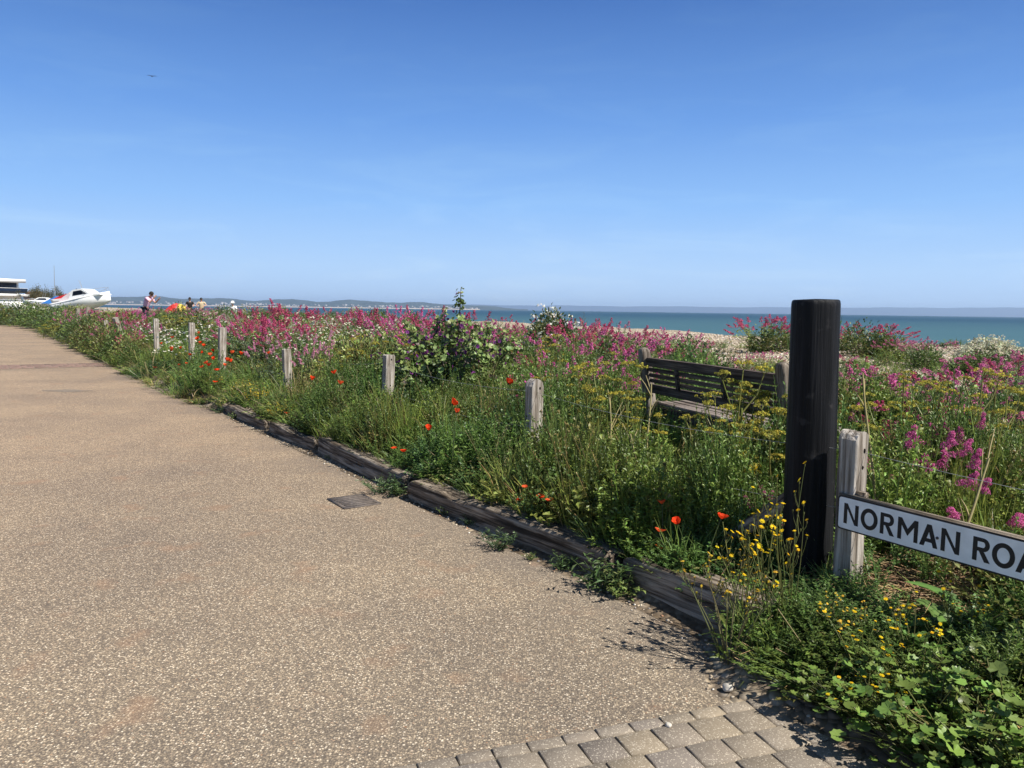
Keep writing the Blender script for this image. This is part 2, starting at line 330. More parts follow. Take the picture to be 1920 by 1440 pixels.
def sea_mat():
    m, nt = newmat('sea_water'); tc = nd(nt, 'ShaderNodeTexCoord')
    mp = nd(nt, 'ShaderNodeMapping', i_Vector=tc.outputs['Object']); mp.inputs['Rotation'].default_value = (0, 0, -KERB_YAW)
    mp.inputs['Scale'].default_value = (0.02, 0.09, 1)
    n = nd(nt, 'ShaderNodeTexNoise', i_Vector=mp.outputs[0], i_Scale=1.0, i_Detail=8.0, i_Roughness=0.7)
    n2 = nd(nt, 'ShaderNodeTexNoise', i_Vector=tc.outputs['Object'], i_Scale=0.003, i_Detail=4.0)
    ds = nd(nt, 'ShaderNodeVectorMath', operation='LENGTH'); nt.links.new(tc.outputs['Object'], ds.inputs[0])
    mr = nt.nodes.new('ShaderNodeMapRange'); nt.links.new(ds.outputs['Value'], mr.inputs[0])
    mr.inputs[1].default_value = 90; mr.inputs[2].default_value = 900; mr.interpolation_type = 'SMOOTHSTEP'
    c = mix(nt, mr.outputs[0], (0.052, 0.116, 0.126), (0.017, 0.055, 0.080))   # shallow water is paler and greener
    c = mix(nt, ramp(nt, n2.outputs[0], [(0.4, 0.0), (0.65, 0.5)]), c, mix(nt, 1.0, c, (0.75, 0.8, 0.85), 'MULTIPLY'))
    c = mix(nt, ramp(nt, n.outputs[0], [(0.45, 0.0), (0.6, 0.3)]), c, mix(nt, 1.0, c, (0.7, 0.75, 0.8), 'MULTIPLY'))
    b = nd(nt, 'ShaderNodeBsdfPrincipled', i_Base_Color=c, i_Roughness=0.45); b.inputs['Specular IOR Level'].default_value = 0.08
    bn = nd(nt, 'ShaderNodeBump', i_Height=n.outputs[0], i_Strength=0.6, i_Distance=0.8); nt.links.new(bn.outputs[0], b.inputs['Normal'])
    out(nt, b.outputs[0]); return m
M_SEA = sea_mat()
M_LAND = plain('rough_grass', (0.09, 0.11, 0.045), 0.9, 0.1, var=0.35, scale=0.8)
M_HILL = plain('far_woods_and_fields', (0.035, 0.050, 0.042), 0.9, 0.1, var=0.35, scale=0.004)
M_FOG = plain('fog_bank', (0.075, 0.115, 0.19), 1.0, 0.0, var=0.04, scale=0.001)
M_WHITE = plain('white_render', (0.78, 0.77, 0.74), 0.6, 0.2, var=0.04)
M_GLASS = plain('dark_glass', (0.012, 0.02, 0.04), 0.35, 0.25, var=0.2)
M_IRON = plain('cast_iron', (0.095, 0.078, 0.068), 0.7, 0.4, var=0.35, scale=30, bump=0.4)
M_DARK = plain('dark_void', (0.008, 0.007, 0.006), 0.9, 0.1)  # near black: stands in for the dark inside holes; also poppy seed heads
M_WIRE = plain('galvanised_wire', (0.30, 0.30, 0.29), 0.5, 0.5, 0.3, var=0.2, scale=20)
M_SIGN = plain('white_sign_enamel', (0.84, 0.84, 0.83), 0.42, 0.4, var=0.11, scale=14)
M_BLACK = plain('black_sign_enamel', (0.012, 0.012, 0.014), 0.5, 0.35, var=0.2)
M_BOAT = plain('white_gelcoat', (0.82, 0.82, 0.80), 0.3, 0.4, var=0.03)
M_RED = plain('red_canvas', (0.62, 0.035, 0.04), 0.8, 0.1, var=0.15, scale=3, bump=0.3)
M_BLUE = plain('blue_tarpaulin', (0.045, 0.20, 0.55), 0.6, 0.3, var=0.2, scale=3, bump=0.4)
M_PALEC = plain('pale_canvas', (0.72, 0.62, 0.62), 0.8, 0.1)
M_ALU = plain('grey_metal', (0.35, 0.36, 0.38), 0.4, 0.5, 0.5)
M_BRICK = plain('red_brick', (0.30, 0.11, 0.07), 0.85, 0.1, var=0.3, scale=4)
M_YEL = plain('yellow_canvas', (0.72, 0.52, 0.10), 0.8, 0.1)
M_SKIN = plain('skin', (0.48, 0.27, 0.19), 0.55, 0.3, var=0.06)
M_HAIR = plain('dark_hair', (0.018, 0.014, 0.012), 0.6, 0.3, var=0.3, scale=30)
M_PINK = plain('pink_cotton', (0.78, 0.46, 0.62), 0.85, 0.1, var=0.08)
M_NAVY = plain('navy_cotton', (0.02, 0.024, 0.04), 0.85, 0.1)
M_SAND = plain('sand_cotton', (0.52, 0.42, 0.28), 0.85, 0.1)
M_OLIVE = plain('olive_cotton', (0.12, 0.12, 0.09), 0.85, 0.1)
M_CLOTHW = plain('white_cotton', (0.76, 0.75, 0.73), 0.85, 0.1)
M_STONE = plain('pale_flint', (0.42, 0.385, 0.33), 0.7, 0.25, var=0.3, scale=25, bump=0.3)
M_TOWN = plain('pale_house_walls', (0.34, 0.32, 0.30), 0.8, 0.1, var=0.3, scale=0.02)

# ------------------------------------------------------------------ the setting
def grid(name, ss, tt, zf, mat, colf=None, kind='structure'):
    s, t = np.meshgrid(ss, tt, indexing='ij'); x, y = K0[0] + UX * s + NX * t, K0[1] + UY * s + NY * t
    V = np.stack([x, y, zf(s, t)], 2).reshape(-1, 3); a, b = len(ss), len(tt)
    i = (np.arange(a - 1)[:, None] * b + np.arange(b - 1)[None, :]).ravel()
    Q = np.stack([i, i + b, i + b + 1, i + 1], 1)
    C = None
    if colf is not None: c = colf(s, t).reshape(-1, 1); C = np.repeat(c, 3, 1)
    me = mesh_np(name, V, Q, np.zeros((0, 3), np.int64), C, True); o = link(name, me, mat); o['kind'] = kind; return o
flat = lambda z: (lambda s, t: np.full(s.shape, z))
def quad_sheet(name, pts, z, mat):
    me = bpy.data.meshes.new(name); me.from_pydata([(x, y, z) for x, y in pts], [], [tuple(range(len(pts)))]); o = link(name, me, mat); o['kind'] = 'structure'; return o
quad_sheet('sea', [(-15500, -2500), (15500, -2500), (15500, 15500), (-15500, 15500)], -3.0, M_SEA)
quad_sheet('ground', [P(-800, -2500), P(-800, 0.05), P(5200, 0.05), P(5200, -2500)], -0.02, M_LAND)
quad_sheet('road', [P(-6, -9), P(-6, 0.04), P(64, 0.04), P(70, -6), P(70, -15), P(60, -9)], 0.0, M_ROAD)
ss = np.concatenate([np.linspace(-9, 12, 190), np.linspace(12.3, 45, 90), np.linspace(47, 200, 50), np.linspace(220, 5200, 40)])
tt = np.concatenate([np.linspace(-0.42, 1.2, 34), np.linspace(1.27, 6, 50), np.linspace(6.3, 30, 90), np.linspace(31, 90, 30)])
def soilmask(s, t):
    q = t - tedge(s)
    w = 0.25 * np.sin(2.1 * s + t) + 0.2 * np.sin(3.7 * t - 1.2 * s)
    return np.clip(1 - sm(q + w, 0.9, 2.4), 0, 1) * (0.75 + 0.25 * np.sin(5 * s + 3 * t))
def bedz(s, t):
    z = hz(s, t)
    return z + 0.012 * np.sin(17 * s + 9 * t) * sm(t, 0.2, 1)
grid('shingle_beach', ss, tt, bedz, M_SHINGLE, soilmask)

# hills across the bay, the fog bank beyond the sea, and the far town
hp = [(-60, 16), (120, 17), (200, 19), (270, 18), (330, 17), (400, 16), (480, 14.5), (550, 16), (600, 14), (640, 16), (700, 15.5), (760, 14), (820, 12), (880, 10), (940, 6), (990, 2)]
hpx = np.linspace(-60, 990, 120); hh = np.interp(hpx, *zip(*hp)) + 0.5 * np.sin(hpx * 0.09) + 0.35 * np.sin(hpx * 0.23 + 1)
rows = [(7900, 0.0), (8100, 0.16), (8500, 0.45), (9000, 0.8), (9400, 1.0), (10400, 0.6), (11500, 0.0)]
V = []
for D, k in rows:
    for p, h in zip(hpx, hh):
        x, y = bear(p, D); V.append((x, y, -3.2 + 0.86 * max(0, h) * 9400 / FPX * k * (1 + 0.12 * math.sin(p * 0.05 + D * 0.01))))
n = len(hpx); V = np.array(V)
Q = np.array([(r * n + i, r * n + i + 1, (r + 1) * n + i + 1, (r + 1) * n + i) for r in range(len(rows) - 1) for i in range(n - 1)])
o = link('hills', mesh_np('hills', V, Q, np.zeros((0, 3), np.int64), None, True), M_HILL); o['kind'] = 'structure'
rng = np.random.default_rng(5)
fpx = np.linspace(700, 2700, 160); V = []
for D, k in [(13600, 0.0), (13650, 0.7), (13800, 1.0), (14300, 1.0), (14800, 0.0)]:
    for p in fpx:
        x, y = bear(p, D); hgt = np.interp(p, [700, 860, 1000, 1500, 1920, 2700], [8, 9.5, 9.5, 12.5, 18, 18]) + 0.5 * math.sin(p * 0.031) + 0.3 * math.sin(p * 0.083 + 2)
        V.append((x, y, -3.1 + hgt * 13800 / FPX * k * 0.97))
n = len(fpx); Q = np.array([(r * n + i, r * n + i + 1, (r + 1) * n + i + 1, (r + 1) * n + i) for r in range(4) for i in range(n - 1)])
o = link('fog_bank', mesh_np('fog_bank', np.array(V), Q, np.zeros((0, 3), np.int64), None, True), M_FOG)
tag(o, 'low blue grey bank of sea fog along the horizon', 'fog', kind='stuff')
pb = PB()
for k in range(150):
    p = rng.choice([rng.uniform(205, 520), rng.uniform(520, 900)]); D = rng.uniform(7905, 8250); x, y = bear(p, D)
    w, h = rng.uniform(12, 34), rng.uniform(8, 20); z = -3.2 + max(0.0, (D - 7900)) * 0.07
    pb.box((x, y, z + h / 2), (w, 10, h), (0.6, 0.55, 0.5)); pb.box((x, y, z + h + 2), (w * 0.7, 6, 4))
o = pb.build('far_town', M_TOWN); tag(o, 'pale houses of a far town strung along the bay', 'town', kind='stuff')
pb = PB()
cpx = np.linspace(190, 900, 60); V = []
for D, z in [(7600, -3.05), (7780, 4.0), (7900, 5.0)]:
    for p in cpx: x, y = bear(p, D); V.append((x, y, z))
Q = np.array([(r * 60 + i, r * 60 + i + 1, (r + 1) * 60 + i + 1, (r + 1) * 60 + i) for r in range(2) for i in range(59)])
o = link('far_beach', mesh_np('far_beach', np.array(V), Q, np.zeros((0, 3), np.int64), None, True), plain('far_sand', (0.50, 0.40, 0.31), 0.9, 0.1, var=0.1, scale=0.01)); o['kind'] = 'structure'

# block paving: the near corner and the band across the road, one block per cell
def rounded_block(pb, cx, cy, ax, ay, w, d, z, col, rng):
    bx, by = -ay, ax; e = 0.004
    V = []
    for zz, ins in ((z - 0.05, 0.0), (z - e * 0.9, 0.0), (z + rng.uniform(-0.001, 0.001), e)):
        for u, v in ((-1, -1), (1, -1), (1, 1), (-1, 1)):
            uu, vv = u * (w / 2 - ins), v * (d / 2 - ins); V.append((cx + ax * uu + bx * vv, cy + ay * uu + by * vv, zz))
    pb.add(V, [(0, 1, 5, 4), (1, 2, 6, 5), (2, 3, 7, 6), (3, 0, 4, 7), (4, 5, 9, 8), (5, 6, 10, 9), (6, 7, 11, 10), (7, 4, 8, 11), (8, 9, 10, 11)], None, col)
pcols = [(0.245, 0.205, 0.158), (0.225, 0.19, 0.15), (0.238, 0.198, 0.15), (0.20, 0.17, 0.142), (0.26, 0.214, 0.155), (0.22, 0.184, 0.145)]
rng = np.random.default_rng(11); pb = PB(); ax, ay = math.cos(R(20)), math.sin(R(20)); bx, by = -ay, ax
o0 = np.array((0.325, 2.547))
def paver_row(v0, dep, w, off, lo, hi):
    u = lo + off
    while u < hi:
        ww = w * rng.uniform(0.94, 1.06); c = o0 + np.array((ax, ay)) * (u + ww / 2) + np.array((bx, by)) * (v0 - dep / 2)
        u += ww
        s_, t_ = ST(*c)
        if t_ > -0.30 or s_ < -6: continue
        col = np.array(pcols[rng.integers(len(pcols))]) * rng.uniform(0.85, 1.15)
        a = rng.normal(0, 0.016)
        rounded_block(pb, c[0], c[1], ax * math.cos(a) - ay * math.sin(a), ay * math.cos(a) + ax * math.sin(a), ww - 0.006, dep - 0.006, 0.012 + rng.normal(0, 0.0008), col, rng)
paver_row(0.0, 0.062, 0.128, 0.0, -2.2, 1.4)
v = -0.062
for k in range(22): paver_row(v, 0.128, 0.145, rng.uniform(0, 0.14), -2.3, 1.5); v -= 0.128
o = pb.build('block_paving', M_PAVER); o['kind'] = 'structure'
pts = [o0 + np.array((ax, ay)) * u + np.array((bx, by)) * v for u, v in ((-2.4, 0.003), (0.75, 0.003), (1.5, -1.2), (1.5, -3), (-2.4, -3))]
quad_sheet('paving_joint_sand', [tuple(p) for p in pts], 0.004, plain('joint_sand', (0.19, 0.165, 0.125), 0.95, 0.05, var=0.4, scale=60, bump=0.5))
pb = PB()
for r_ in range(3):
    for k in range(50):
        c = P(17.1 + r_ * 0.42 + 0.02, -0.15 - 0.24 * k - (0.12 if r_ % 2 else 0)); col = np.array((0.20, 0.125, 0.10)) * rng.uniform(0.75, 1.2)
        rounded_block(pb, c[0], c[1], NX, NY, 0.225, 0.40, 0.008, col, rng)
o = pb.build('paving_band', M_PAVER); o['kind'] = 'structure'
quad_sheet('paving_band_joints', [P(16.86, -12.5), P(16.86, 0.0), P(18.2, 0.0), P(18.2, -12.5)], 0.004, MATS['joint_sand'])
# darker stain in the road
cx_, cy_ = P(11.45, -1.55); quad_sheet('road_stain', [(cx_ + 0.42 * math.cos(a_ / 14 * 6.283) * (1 + 0.2 * math.sin(a_ * 2.3)), cy_ + 0.17 * math.sin(a_ / 14 * 6.283) * (1 + 0.3 * math.cos(a_ * 1.7))) for a_ in range(14)], 0.004, plain('dark_stain', (0.20, 0.162, 0.125), 0.85, 0.2, var=0.35, scale=40))

# ------------------------------------------------------------------ kerb sleepers
def sleeper_mesh(L, wd, h, seed, rough=1.0, worn=1.0):
    K = 72; sec = []
    for cx, cy, a0 in ((wd / 2, h, 0), (-wd / 2, h, 90), (-wd / 2, 0, 180), (wd / 2, 0, 270)):
        rr = 0.018
        for a in (a0, a0 + 30, a0 + 60, a0 + 90):
            sx = cx - math.copysign(rr, cx); sy = cy - (rr if cy > 0 else -rr)
            sec.append((sx + rr * math.cos(R(a)), sy + rr * math.sin(R(a))))
    dense = []
    for i in range(len(sec)):
        a, b = np.array(sec[i]), np.array(sec[(i + 1) % len(sec)]); m = 6 if np.linalg.norm(b - a) > 0.05 else 1
        for k in range(m): dense.append(a + (b - a) * k / m)
    V = []; m = len(dense)
    for i in range(K + 1):
        u = i / K; x = (u - 0.5) * L; endw = max(0, 1 - min(u, 1 - u) * L / 0.09)
        for y, z in dense:
            q = Vector((x * 2.2 + seed, y * 16, z * 16)); d = noise.noise(q) * 0.010 + noise.noise(Vector((x * 9 + seed, y * 70, z * 50))) * 0.0045
            gouge = max(0, noise.noise(Vector((x * 2.6 + seed * 3, y * 5, 3 + z * 3))) - 0.18) * 0.10 * worn
            yy = y * (1 - 0.10 * endw * endw) + (d * rough if abs(y) > wd * 0.4 else 0)
            zz = z + (d * rough - (gouge if z > h * 0.6 else 0) - endw * endw * 0.02 if z > h * 0.5 else 0)
            yy += 0.012 * math.sin(u * 5 + seed); V.append((x, yy, zz))
    Q = [(i * m + j, i * m + (j + 1) % m, (i + 1) * m + (j + 1) % m, (i + 1) * m + j) for i in range(K) for j in range(m)]
    n0 = len(V); V.append((-L / 2 + 0.004, 0, h / 2)); V.append((L / 2 - 0.004, 0, h / 2))
    T = [(n0, (j + 1) % m, j) for j in range(m)] + [(n0 + 1, K * m + j, K * m + (j + 1) % m) for j in range(m)]
    return mesh_np('kerb_sleeper', np.array(V), np.array(Q), np.array(T), None, True)
sleepers = [(-0.86, 0.90, 0.18, 0.205, -3.0, 'weathered kerb timber lying nearest the black post, half hidden in hawkbit stems'),
            (0.80, 2.2, 0.16, 0.175, 1.6, 'long dark kerb timber with grooved silver top, ending beside the drain grate'),
            (3.02, 2.02, 0.18, 0.17, -2.0, 'pale split kerb timber with a broken hollow side just past the drain'),
            (4.78, 1.4, 0.13, 0.15, 1.0, 'smooth straight kerb timber with flat grey top, beyond the split one'),
            (6.7, 2.1, 0.14, 0.14, 0.0, 'kerb timber whose far end disappears into grass and yellow flowers')]
for i, (s_, L, wd, h, da, lab) in enumerate(sleepers):
    me = sleeper_mesh(L, wd, h, 7.3 * i + 2, 1.0, 1.4 if i in (0, 2) else 0.7)
    o = link('kerb_sleeper', me, M_SLEEPER); x, y = P(s_, wd / 2 + 0.005 + (0.02 if i == 0 else 0)); o.location = (x, y, -0.012)
    o.rotation_euler = (R((3, -4, 5, 1, 0, 0)[i]), R((2.0, 0.4, -0.5, 0, 0, 0)[i]), KERB_YAW + R(da)); tag(o, lab, 'kerb timber', 'timbers along the road edge')

# ------------------------------------------------------------------ drain grate
x0, y0 = P(2.02, -0.42); o = empty('drain_grate', (x0, y0, 0.0), KERB_YAW); tag(o, 'dark slotted iron drain grate set in the road by the kerb', 'drain')
pb = PB(); L_, W_ = 0.34, 0.29
for sx in (-1, 1): pb.box((sx * (L_ / 2 - 0.012), 0, 0.003), (0.024, W_, 0.016))
for sy in (-1, 1): pb.box((0, sy * (W_ / 2 - 0.012), 0.003), (L_ - 0.048, 0.024, 0.016))
for k in range(6): pb.box((-L_ / 2 + 0.052 + k * 0.047, 0, 0.005), (0.017, W_ - 0.048, 0.019))
pb.build('grating', M_IRON, o)
pb = PB(); pb.box((0, 0, -0.002), (L_ - 0.03, W_ - 0.03, 0.008)); pb.build('gully_dark_plate', M_DARK, o)  # thin black plate: the shade of the drain's depth is put into its colour

# ------------------------------------------------------------------ black timber bollard
def lathe(prof, seg=48, wob=0.0, seed=0.0):
    V, Q, T = [], [], []
    for i, (r, z) in enumerate(prof):
        for j in range(seg):
            a = 2 * math.pi * j / seg; rr = r * (1 + wob * noise.noise(Vector((math.cos(a) * 2 + seed, math.sin(a) * 2, z * 1.5)))); V.append((rr * math.cos(a), rr * math.sin(a), z))
    for i in range(len(prof) - 1):
        for j in range(seg): Q.append((i * seg + j, i * seg + (j + 1) % seg, (i + 1) * seg + (j + 1) % seg, (i + 1) * seg + j))
    V.append((0, 0, prof[-1][1] + 0.002)); c = len(V) - 1; k = (len(prof) - 1) * seg
    T += [(c, k + j, k + (j + 1) % seg) for j in range(seg)]
    return np.array(V), np.array(Q), np.array(T)
BX, BY = bear(1538, 3.62); bz = gz(BX, BY)
prof = [(0.116, -0.4)] + [(0.116 - 0.0008 * k, -0.4 + 0.4 + 0.14 * k) for k in range(10)] + [(0.1085, 1.36), (0.1080, 1.376), (0.1065, 1.387), (0.103, 1.394), (0.097, 1.397), (0.05, 1.399)]
V, Q, T = lathe(prof, 56, 0.03, 3.0)
o = link('timber_bollard', mesh_np('timber_bollard', V, Q, T, None, True), M_TAR); o.location = (BX, BY, 1.517 - 1.397); o.rotation_euler = (0, R(-1.2), 0.4)
tag(o, 'thick black painted round timber post standing left of the road sign', 'post')

# ------------------------------------------------------------------ fence posts, wires, brace
def post_mesh(w, h, arch, seed, chip=1.0):
    bm = bmesh.new(); nx, nz = 6, 26
    bmesh.ops.create_cube(bm, size=1.0)
    bmesh.ops.subdivide_edges(bm, edges=[e for e in bm.edges if abs(e.verts[0].co.z - e.verts[1].co.z) > 0.5], cuts=nz)
    bmesh.ops.subdivide_edges(bm, edges=[e for e in bm.edges if abs(e.verts[0].co.x - e.verts[1].co.x) > 0.5], cuts=nx)
    bmesh.ops.subdivide_edges(bm, edges=[e for e in bm.edges if abs(e.verts[0].co.y - e.verts[1].co.y) > 0.5], cuts=3)
    for v in bm.verts:
        x, y, z = v.co.x * w, v.co.y * w, (v.co.z + 0.5)
        top = v.co.z > 0.499
        cx = 1 - 0.10 * (abs(v.co.x) * 2) ** 8 * (abs(v.co.y) * 2) ** 8
        zz = -0.35 + z * (h + 0.35 - arch)
        if z > 0.9:
            k = (z - 0.9) / 0.1; zz += arch * k * (1 - (abs(v.co.x) * 2) ** 2.4)
        q = Vector((x * 22 + seed, y * 22, zz * 3)); d = noise.noise(q) * 0.006 * chip
        v.co = ((x + math.copysign(d, x)) * cx, (y + math.copysign(d, y)) * cx, zz + (noise.noise(Vector((x * 40 + seed, y * 40, 1))) * 0.008 * chip if top else 0))
    me = bpy.data.meshes.new('fence_post'); bm.to_mesh(me); bm.free(); return me
hole_me = None
def fence_post(s_, t_, top, w, arch, yaw, lx, ly, lab, seed, holes=(), chip=1.0):
    x, y = P(s_, t_); z0 = float(hz(s_, t_)); h = top - z0
    o = link('fence_post', post_mesh(w, h, arch, seed, chip), M_POST); o.location = (x, y, z0)
    o.rotation_euler = (R(lx), R(ly), yaw)
    tag(o, lab, 'fence post', 'old timber posts of the wire fence')
    for hx, hd in holes:                                 # dark discs paint the shade of wire holes, on the face looking back
        V, Q, T = lathe([(0.0075, 0.0), (0.0075, 0.006)], 10); V = V[:, [0, 2, 1]] * np.array((1, -1, 1.5))
        ho = link('wire_hole_disc', mesh_np('wire_hole_disc', V, Q, T), M_DARK, o); ho.location = (hx, -w / 2 + 0.0045, h - hd)
    return x, y, top
FY = KERB_YAW + R(90) + math.pi                          # local -Y looks back along the fence towards the camera
fposts = [(-1.375, 0.53, 0.935, 0.094, 0.035, FY - R(5), 0, -0.8, 'pale arch topped fence post beside the black post, holding the road sign', 1, ((0.012, 0.085), (0.005, 0.16)), 1.2),
          (1.30, 0.70, 0.94, 0.108, 0.055, FY - R(6), 0, 1.0, 'pale round topped fence post with one dark hole, between tree mallow and bench', 2, ((0.015, 0.065),), 0.8),
          (4.30, 0.93, 0.95, 0.11, 0.008, FY - R(4), 0, 2.0, 'grey flat topped fence post with two dark holes, left of the tree mallow', 3, ((0.008, 0.05), (0.003, 0.33)), 1.3),
          (7.18, 0.80, 0.87, 0.105, 0.006, FY, 0, -1.5, 'short cracked fence post standing in the tall grass', 4, (), 1.8),
          (10.1, 0.63, 1.09, 0.115, 0.005, FY, 0, 2.5, 'thick dark fence post at the right edge of the poppies', 5, (), 1.5),
          (12.9, 0.76, 1.11, 0.11, 0.005, FY, 0, 1.0, 'upright fence post among the poppies with a hole near its top', 6, ((0, 0.06),), 1.0),
          (15.9, 0.64, 1.14, 0.11, 0.005, FY, 0, 0.0, 'tall white weathered fence post left of the poppies', 7, ((0, 0.08),), 1.0)]
tops = [fence_post(*a) for a in fposts]
sgp = fence_post(-2.36, 0.51, 0.80, 0.10, 0.02, FY, 0, 0, 'fence post carrying the far right end of the road sign', 9)
x, y = bear(233, 21.5); s_, t_ = ST(x, y)
fence_post(s_, t_, float(hz(s_, t_)) + 0.92, 0.12, 0.004, FY + R(30), 0, -19, 'fence post leaning steeply to the left over the weeds', 11)
x, y = bear(201, 22.5); s_, t_ = ST(x, y)
fence_post(s_, t_, float(hz(s_, t_)) + 0.85, 0.12, 0.004, FY + R(10), 0, -4, 'dim greyish fence post left of the leaning one, sunk in weeds', 12)
for p, D, h, lab in ((165, 30, 1.22, 'pale fence post seen far off, right one of two close together'), (146, 31.5, 1.22, 'pale fence post seen far off, left one of two close together')):
    x, y = bear(p, D); s_, t_ = ST(x, y); fence_post(s_, t_, float(hz(s_, t_)) + h - 0.2, 0.15, 0.004, FY, 0, 0, lab, 13 + p)
def wire(drops, lab):
    pts = [P(-4.4, 0.5)]; zs = [0.86 - drops]
    pb = PB(); stops = [(*P(-4.4, 0.5), 0.90 - drops)] + [(x, y, z - drops - 0.02) for x, y, z in tops[:6]]
    path = []
    for a, b in zip(stops[:-1], stops[1:]):
        for k in range(14):
            q = k / 14; p = np.array(a) * (1 - q) + np.array(b) * q; p[2] -= 0.05 * 4 * q * (1 - q) * (1 + drops); path.append(p)
    path.append(np.array(stops[-1])); path = np.array(path)
    segs = np.stack([path[:-1], path[1:]], 1); pb.tubes(segs, 0.0012, (0.4, 0.4, 0.4), 5)
    tag(pb.build('fence_wire', M_WIRE), lab, 'wire', 'wires of the post fence')
wire(0.07, 'upper slack wire strung through the tops of the fence posts')
wire(0.34, 'lower slack wire strung half way down the fence posts')
a = np.array((*P(-0.62, 0.47), 0.12)); b = np.array((*P(-1.22, 0.53), 0.66)); v = Vector(b - a); L = v.length
o = link('brace_timber', sleeper_mesh(L, 0.075, 0.07, 4.4, 0.5, 0.3), M_SLEEPER); o.name = 'brace_timber'; o.location = tuple((a + b) / 2); o.rotation_euler = v.to_track_quat('X', 'Z').to_euler()
tag(o, 'weathered sloping brace timber rising behind the black post', 'timber')
x, y = bear(798, 7.9); zz = gz(x, y)
o = link('timber_stump', post_mesh(0.13, 0.30, 0.0, 31, 2.2), wood('dark_rotten_wood', (0.05, 0.042, 0.035), (0.14, 0.12, 0.10), (38, 38, 1.6), 0.8)); o.location = (x, y, zz); o.rotation_euler = (0, R(4), 0.6)
tag(o, 'dark rotten timber stump in the grass below the tree mallow', 'stump')

# ------------------------------------------------------------------ road sign
SD = np.array((0.495, -0.869)); yaw = math.atan2(SD[1], SD[0])
sg = empty('street_sign', (1.452 + 0.495 * 0.035, 3.405 - 0.869 * 0.035, 0.575), yaw); tag(sg, 'white street name sign with black border and letters reading NORMAN ROAD', 'sign')
SL, SH = 1.06, 0.152
def rrect(w, h, r, n=6):
    p = []
    for cx, cy, a0 in ((w / 2 - r, h / 2 - r, 0), (-w / 2 + r, h / 2 - r, 90), (-w / 2 + r, -h / 2 + r, 180), (w / 2 - r, -h / 2 + r, 270)):
        for k in range(n + 1): a = R(a0 + 90 * k / n); p.append((cx + r * math.cos(a), cy + r * math.sin(a)))
    return p
def plate(name, w, h, r, y0, y1, mat, parent):
    p = rrect(w, h, r); n = len(p); V = [(SL / 2 + a, y0, b) for a, b in p] + [(SL / 2 + a, y1, b) for a, b in p]
    me = bpy.data.meshes.new(name); me.from_pydata(V, [], [tuple(range(n)), tuple(reversed(range(n, 2 * n)))] + [(i, n + i, n + (i + 1) % n, (i + 1) % n) for i in range(n)])
    return link(name, me, mat, parent)
plate('border', SL, SH, 0.016, -0.006, 0.0, M_BLACK, sg)
plate('plate', SL - 0.014, SH - 0.014, 0.012, -0.0075, -0.0062, M_SIGN, sg)
pb = PB(); pb.box((SL / 2, 0.0145, 0.004), (SL + 0.004, 0.027, SH + 0.004)); pb.build('backing_board', M_SLEEPER, sg)
LW = [('N', 0.034, 0.072), ('O', 0.119, 0.079), ('R', 0.211, 0.064), ('M', 0.291, 0.088), ('A', 0.387, 0.076), ('N', 0.475, 0.074), ('R', 0.598, 0.064), ('O', 0.670, 0.079), ('A', 0.754, 0.076), ('D', 0.842, 0.070)]
def glyph(ch, w, h, k):
    """convex or simple polygons that butt end to end, stroke k"""
    d = 0.62 * h
    if ch == 'N': return [[(0, 0), (k, 0), (k, h - 1.35 * k), (w - 1.0 * k, 0), (w, 0), (w, h), (w - k, h), (w - k, 1.35 * k), (k, h), (0, h)]]
    if ch == 'M': return [[(0, 0), (k, 0), (k, h - 1.75 * k), (w / 2, 0.22 * h), (w - k, h - 1.75 * k), (w - k, 0), (w, 0), (w, h), (w - k, h), (w / 2, 0.22 * h + 1.75 * k), (k, h), (0, h)]]
    if ch == 'A':
        ya, yb = 0.20 * h, 0.20 * h + 0.9 * k; sl = (w / 2 - 0.55 * k) / h; i = 1.12 * k; topi = (w / 2 - i) / sl
        lx = lambda y: sl * y; L_ = [(0, 0), (i, 0), (lx(ya) + i, ya), (lx(yb) + i, yb), (w / 2, topi), (w / 2, h), (w / 2 - 0.55 * k, h)]; R_ = [(w - a, b) for a, b in reversed(L_)]
        return [L_, R_, [(lx(ya) + i, ya), (w - lx(ya) - i, ya), (w - lx(yb) - i, yb), (lx(yb) + i, yb)]]
    def arc(cx, cy, rx, ry, a0, a1, n=16): return [(cx + rx * math.cos(R(a0 + (a1 - a0) * q / n)), cy + ry * math.sin(R(a0 + (a1 - a0) * q / n))) for q in range(n + 1)]
    def band(o, i_): return [[o[q], o[q + 1], i_[q + 1], i_[q]] for q in range(len(o) - 1)]
    if ch == 'O': return band(arc(w / 2, h / 2, w / 2 + 0.001, h / 2 + 0.0015, 0, 360, 40), arc(w / 2, h / 2, w / 2 - k, h / 2 - 0.95 * k, 0, 360, 40))
    if ch == 'D': cx = w - h * 0.5; return [[(0, 0), (k, 0), (k, h), (0, h)], [(k, 0), (cx, 0), (cx, k * 0.9), (k, k * 0.9)], [(k, h - k * 0.9), (cx, h - k * 0.9), (cx, h), (k, h)]] + band(arc(cx, h / 2, w - cx, h / 2, -90, 90), arc(cx, h / 2, w - cx - k, h / 2 - 0.9 * k, -90, 90))
    y0 = 0.43 * h; r_ = (h - y0) / 2; cx = w - r_ * 1.02; t = 0.88 * k
    return [[(0, 0), (k, 0), (k, h), (0, h)], [(k, y0), (cx, y0), (cx, y0 + t), (k, y0 + t)], [(k, h - t), (cx, h - t), (cx, h), (k, h)]] + band(arc(cx, y0 + r_, w - cx - 0.002, r_, -90, 90), arc(cx, y0 + r_, w - cx - 0.002 - k, r_ - t, -90, 90)) + [[(w - 1.12 * k, 0), (w + 0.002, 0), (cx + 0.25 * k, y0), (cx - 0.85 * k, y0)]]
LV, LT = [], []
